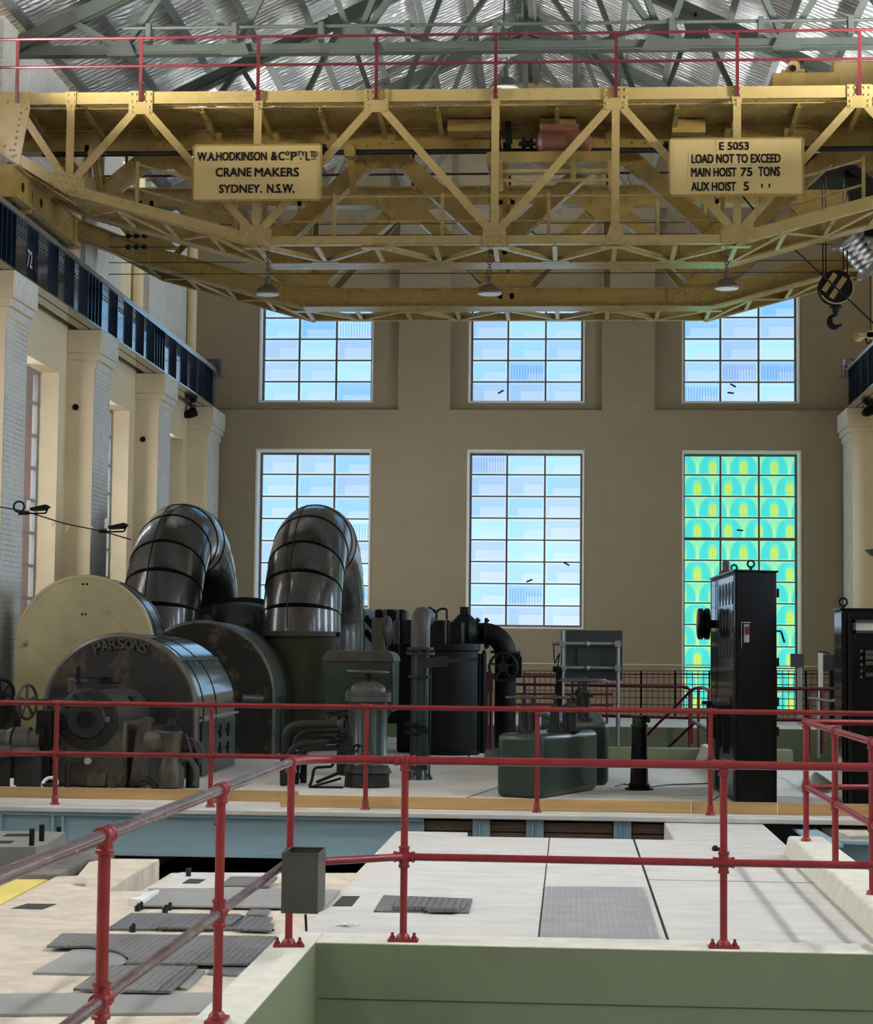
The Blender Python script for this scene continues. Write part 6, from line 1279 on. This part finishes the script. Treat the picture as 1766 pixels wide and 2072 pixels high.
# ---- tilted board on the floor near the right cubicle
m = MB(); m.prism([G(1648, 1562, 0), G(1690, 1590, 0), G(1690, 1590, .10), G(1648, 1562, .22)], (.03, .03, 0)); o = m.build('loose_board', M_board); tag(o, 'dark loose board leaning on edge left of the shorter cubicle', 'board')
# ================= far side: sunken pit, barriers, stair rails =================
kb = MB(); kb.box(-.9, 3.4, 30.15, 30.5, -.6, .19); struct(kb.build('trim_7', M_green_kerb, bev=.02))
kb = MB(); kb.prism([V((1.92, 30.2, 0)), V((2.35, 30.2, 0)), V((2.35, 30.2, .26)), V((2.02, 30.2, .26))], (0, -7.2, 0)); struct(kb.build('trim_8', M_kerb_top, bev=.015))
kb = MB(); kb.box(-8.7, 7, 37.0, 37.3, -1.2, .24); struct(kb.build('trim_9', M_green_kerb))
m = MB(); m.box(-8.9, 7, 37.3, 45.1, -.2, .22); struct(m.build('floor', M_plat))
def tube_rail(name, label, runs, posts, r=.025, group=None, mt=None):
    t = T(name, label, 'railing', (V(posts[0][0]) if posts else V(runs[0][0])), group)
    for q in runs: m = MB(); m.tube(pipe_path(q, .12), r, 10); m.build('rail', mt or M_dkred, t)
    for a, b3 in posts: m = MB(); m.cyl(a, b3, r, n=10); m.build('post', mt or M_dkred, t)
    return t
def PZ(px, py, d): return P(px, py, d)
def foot(px, d, z=0.0): q = P(px, 1400, d); return V((q.x, d, z))
d1 = 36.6
tube_rail('pit_railing', 'dark red pipe railing along the sunken pit, ending in a rounded corner by the stair', [[P(1010, 1384, d1), P(1396, 1390, d1), P(1400, 1504, d1)], [P(1200, 1447, d1), P(1397, 1453, d1)], [P(1010, 1411, d1), P(1130, 1412, d1)]], [(P(1062, 1384, d1), foot(1062, d1)), (P(1125, 1385, d1), foot(1125, d1)), (P(1252, 1388, d1), foot(1252, d1)), (P(1397, 1400, d1), foot(1397, d1))], .028)
d2 = 39.0
tube_rail('pit_railing', 'thin dark red back railing behind the panel, left part', [[P(1000, 1368, d2), P(1240, 1370, d2)], [P(1000, 1404, d2), P(1240, 1405, d2)], [P(1000, 1425, d2), P(1240, 1427, d2)]], [(P(1082, 1369, d2), foot(1082, d2, .22)), (P(1228, 1370, d2), foot(1228, d2, .22))], .026)
st_ = T('stair_railing', 'red sloping handrails of the stair down into the pit, beside the tall cubicle', 'railing', P(1400, 1500, 34))
for nm, q in (('handrail', [P(1296, 1500, 35.5), P(1402, 1393, 34.2), P(1420, 1391, 34.0), P(1450, 1402, 32.0)]), ('middle_rail', [P(1352, 1512, 35.0), P(1405, 1462, 34.0), P(1450, 1490, 31.0)])):
    m = MB(); m.tube(pipe_path(q, .15), .026, 10); m.build(nm, M_red, st_)
for px, d, t in ((1395, 34.4, 1400), (1413, 33.5, 1393), (1434, 31.5, 1398)): m = MB(); m.cyl(P(px, t, d), foot(px, d), .026, n=10); m.build('post', M_red, st_)
m = MB(); m.cyl(P(1404, 1460, 34), P(1437, 1478, 31.2), .03, n=10); m.build('short_rail', M_galv, st_)
d3 = 43.0
def mesh_panel(px0, px1, label):
    a = P(px0, 1357, d3); b4 = P(px1, 1357, d3); zb3 = .22; zt5 = a.z
    t = T('mesh_barrier', label, 'barrier', ((a.x+b4.x)/2, d3, zb3), 'mesh barriers by the end wall')
    f = MB(); f.box(a.x, b4.x, d3-.015, d3+.015, zt5-.09, zt5-.055); f.box(a.x, b4.x, d3-.02, d3+.02, zb3, zb3+.05)
    for x in (a.x, b4.x): f.box(x-.018, x+.018, d3-.02, d3+.02, zb3, zt5)
    f.build('frame', M_dkred, t)
    m = MB(); n = max(2, round((b4.x-a.x)/.125))
    for i in range(1, n): x = a.x+(b4.x-a.x)*i/n; m.box(x-.007, x+.007, d3-.006, d3+.006, zb3, zt5)
    for k in range(7): z = zt5-(zt5-zb3)*k/7; m.box(a.x, b4.x, d3-.010, d3+.010, z-.009, z+.009)
    m.build('wire_mesh', M_dkred, t)
for i, (a, b4) in enumerate(((1060, 1158), (1158, 1228), (1228, 1297), (1297, 1366), (1366, 1435), (1435, 1560), (1560, 1630), (1630, 1700))):
    mesh_panel(a, b4, ['dark red mesh barrier panel left of the standing board', 'dark red mesh barrier panel behind the standing board', 'dark red mesh barrier panel just right of the standing board', 'dark red mesh barrier panel midway between board and stained window', 'dark red mesh barrier panel across the left edge of the stained window', 'dark red mesh barrier panel hidden mostly by the tall cubicle', 'dark red mesh barrier panel right of the tall cubicle, across the stained window', 'dark red mesh barrier panel left of the shorter cubicle'][i])
d4 = 33.0
tube_rail('pit_railing', 'dark red railing behind, between the two black cubicles', [[P(1560, 1393, d4), P(1692, 1394, d4)], [P(1560, 1456, d4), P(1692, 1458, d4)]], [(P(1636, 1393, d4), foot(1636, d4)), (P(1662, 1393, d4), foot(1662, d4))], .03)
m = MB(); m.tube(pipe_path([P(1636, 1413, 32), P(1655, 1415, 31.5), P(1680, 1419, 31), P(1692, 1416, 31)], .05), .022, 8); m.cyl(P(1655, 1415, 31.5), foot(1655, 31.5), .022, n=8); o = m.build('short_rail', M_galv); tag(o, 'short bare steel handrail catching light between the two cubicles', 'rail')
# display board on scaffold tubes
bd = T('display_board', 'dark square board held in a frame of grey scaffold tubes, seen from behind', 'board', P(1200, 1500, 35))
a = P(1143, 1376, 35); b5 = P(1259, 1276, 35); m = MB(); m.box(a.x, b5.x, 35, 35.06, a.z, b5.z); m.build('panel', M_board, bd)
m = MB(); m.box(a.x-.02, a.x+.01, 34.98, 35.08, a.z+.1, b5.z); m.build('edge_trim', M_galv, bd)
m = MB(); q0 = P(1168, 1308, 34.99); q1 = P(1214, 1350, 34.99); m.box(q0.x, q1.x, 34.96, 35.0, q1.z, q0.z); m.build('back_box', M_board, bd)
for py in (1303, 1352): m = MB(); m.cyl(P(1118, py-1, 34.85), P(1256, py, 34.85), .032, n=12); m.sphere(P(1188, py, 34.83), .05, 8); m.build('scaffold_tube', M_galv, bd)
for px, y0 in ((1250, 1296), (1138, 1276)): m = MB(); m.cyl(P(px, y0, 34.85), foot(px, 34.85), .034, n=12); m.build('scaffold_tube', M_galv, bd)
for px, py in ((1250, 1303), (1250, 1352), (1138, 1303), (1138, 1352)): m = MB(); m.cbox(P(px, py, 34.84), .11, .12, .10); m.build('coupler', M_galv, bd)
m = MB(); q0 = foot(1131, 34.7); m.box(q0.x-.055, q0.x+.05, 34.6, 34.75, 0, P(1131, 1352, 34.7).z); m.tube(pipe_path(pp((1120, 1303, 34.8), (1122, 1345, 34.8), (1132, 1320, 34.8), (1128, 1350, 34.8), (1118, 1356, 34.8)), .05), .012, 6); m.cbox(P(1127, 1355, 34.75), .14, .14, .1); m.build('cable_post', M_black, bd)
# junction box and panel on posts near the right
jb = T('junction_box', 'small dark junction box on a post in front of the stained window', 'junction box', foot(1618, 40, .22)); a = P(1600, 1350, 40); b6 = P(1626, 1323, 40); m = MB(); m.box(a.x, b6.x, 40, 40.12, a.z, b6.z); m.build('body', M_board, jb); m = MB(); q = foot(1618, 40.05, .22); m.cyl(q, (q.x, 40.05, a.z), .05, n=10); m.build('post', M_galv, jb)
ip = T('notice_board', 'small dark board on a post left of the shorter cubicle', 'board', foot(1683, 40, .22)); a = P(1665, 1357, 40); b7 = P(1700, 1325, 40); m = MB(); m.box(a.x, b7.x, 40, 40.06, a.z, b7.z); m.build('panel', M_board, ip); m = MB(); q = foot(1683, 40.03, .22); m.cyl(q, (q.x, 40.03, a.z), .05, n=10); m.build('post', M_black, ip)
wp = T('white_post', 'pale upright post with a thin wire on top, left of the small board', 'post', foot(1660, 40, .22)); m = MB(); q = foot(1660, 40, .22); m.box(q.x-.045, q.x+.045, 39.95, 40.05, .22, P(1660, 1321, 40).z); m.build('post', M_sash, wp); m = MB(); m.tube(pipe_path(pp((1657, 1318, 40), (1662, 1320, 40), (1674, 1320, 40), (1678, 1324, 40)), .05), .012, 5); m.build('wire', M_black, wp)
# ================= lights on a wire at the left, and under the girders =================
fw = T('catenary_wire', 'slack wire strung across the left wall carrying two floodlights', 'wire', P(100, 1060, 27))
m = MB(); m.tube(pipe_path(pp((-40, 1020, 27), (28, 1030, 27), (70, 1040, 27), (130, 1060, 27), (205, 1074, 27), (265, 1092, 27)), .5), .010, 6); m.build('wire', M_iron, fw)
for px, py, mt in ((136, 1068, M_yellow), (108, 1058, M_white), (182, 1072, M_white)): m = MB(); q = P(px, py, 27); m.bar(q+V((.03, 0, .05)), q-V((.02, 0, .05)), .03, .01, up=(0, 1, 0)); m.build('tag', mt, fw)
def flood(px, py, label, ring):
    q = P(px, py, 26.95); t = T('floodlight', label, 'floodlight', q, 'floodlights on the wire')
    m = MB(); h = q+V((.10, 0, .06)); m.prism([h+V((-.10, -.08, -.02)), h+V((.13, -.08, .03)), h+V((.17, -.08, .0)), h+V((.1, -.08, -.05)), h+V((-.08, -.08, -.06))], (0, .16, 0)); m.build('housing', M_black, t)
    m = MB(); m.tube(pipe_path([q+V((-.06, 0, -.03)), q+V((.05, 0, -.035)), q+V((.22, 0, -.03)), q+V((.25, 0, .05))], .02), .012, 6); m.cbox(q+V((-.08, 0, -.03)), .10, .06, .05); m.build('bracket', M_black, t)
    m = MB(); m.cbox(q+V((-.03, 0, .08)), .05, .05, .14); m.build('ballast', M_white, t)
    if ring: m = MB(); m.torus(q+V((-.17, 0, .06)), (0, 1, 0), .075, .014, 22, 8); m.cyl(q+V((-.15, 0, -.02)), q+V((-.15, 0, -.06)), .03, n=8); m.build('clamp_ring', M_black, t)
flood(62, 1034, 'floodlight on the wire nearer the left edge, with a black clamp ring', True)
flood(220, 1071, 'floodlight on the wire beside the left duct', False)
def spot(px, py, d, label):
    q = P(px, py, d); t = T('spotlight', label, 'spotlight', q, 'spotlights under the runway girders')
    m = MB(); m.lathe(q+V((-.12, -.1, -.05)), (.7, .3, .35), [(.06, 0), (.10, .08), (.115, .26), (.10, .28)], 18); m.build('can', M_black, t); m = MB(); m.cyl(q+V((0, 0, .02)), V((q.x, q.y, 7.10)), .02, n=8); m.tube([q+V((-.1, 0, .1)), q+V((-.1, 0, .22)), q+V((.1, 0, .22)), q+V((.1, 0, .1))], .012, 6); m.build('yoke', M_black, t)
spot(386, 838, 43.2, 'black spotlight under the far end of the left runway girder'); spot(1756, 834, 43.2, 'black spotlight under the far end of the right runway girder')
fl_ = T('wall_floodlight', 'small floodlight poking in at the right edge, level with the stained window', 'floodlight', P(1766, 1115, 30)); m = MB(); m.prism(pp((1752, 1112, 30), (1790, 1108, 30), (1790, 1126, 30), (1766, 1124, 30)), (0, .2, 0)); m.build('housing', M_mach, fl_)
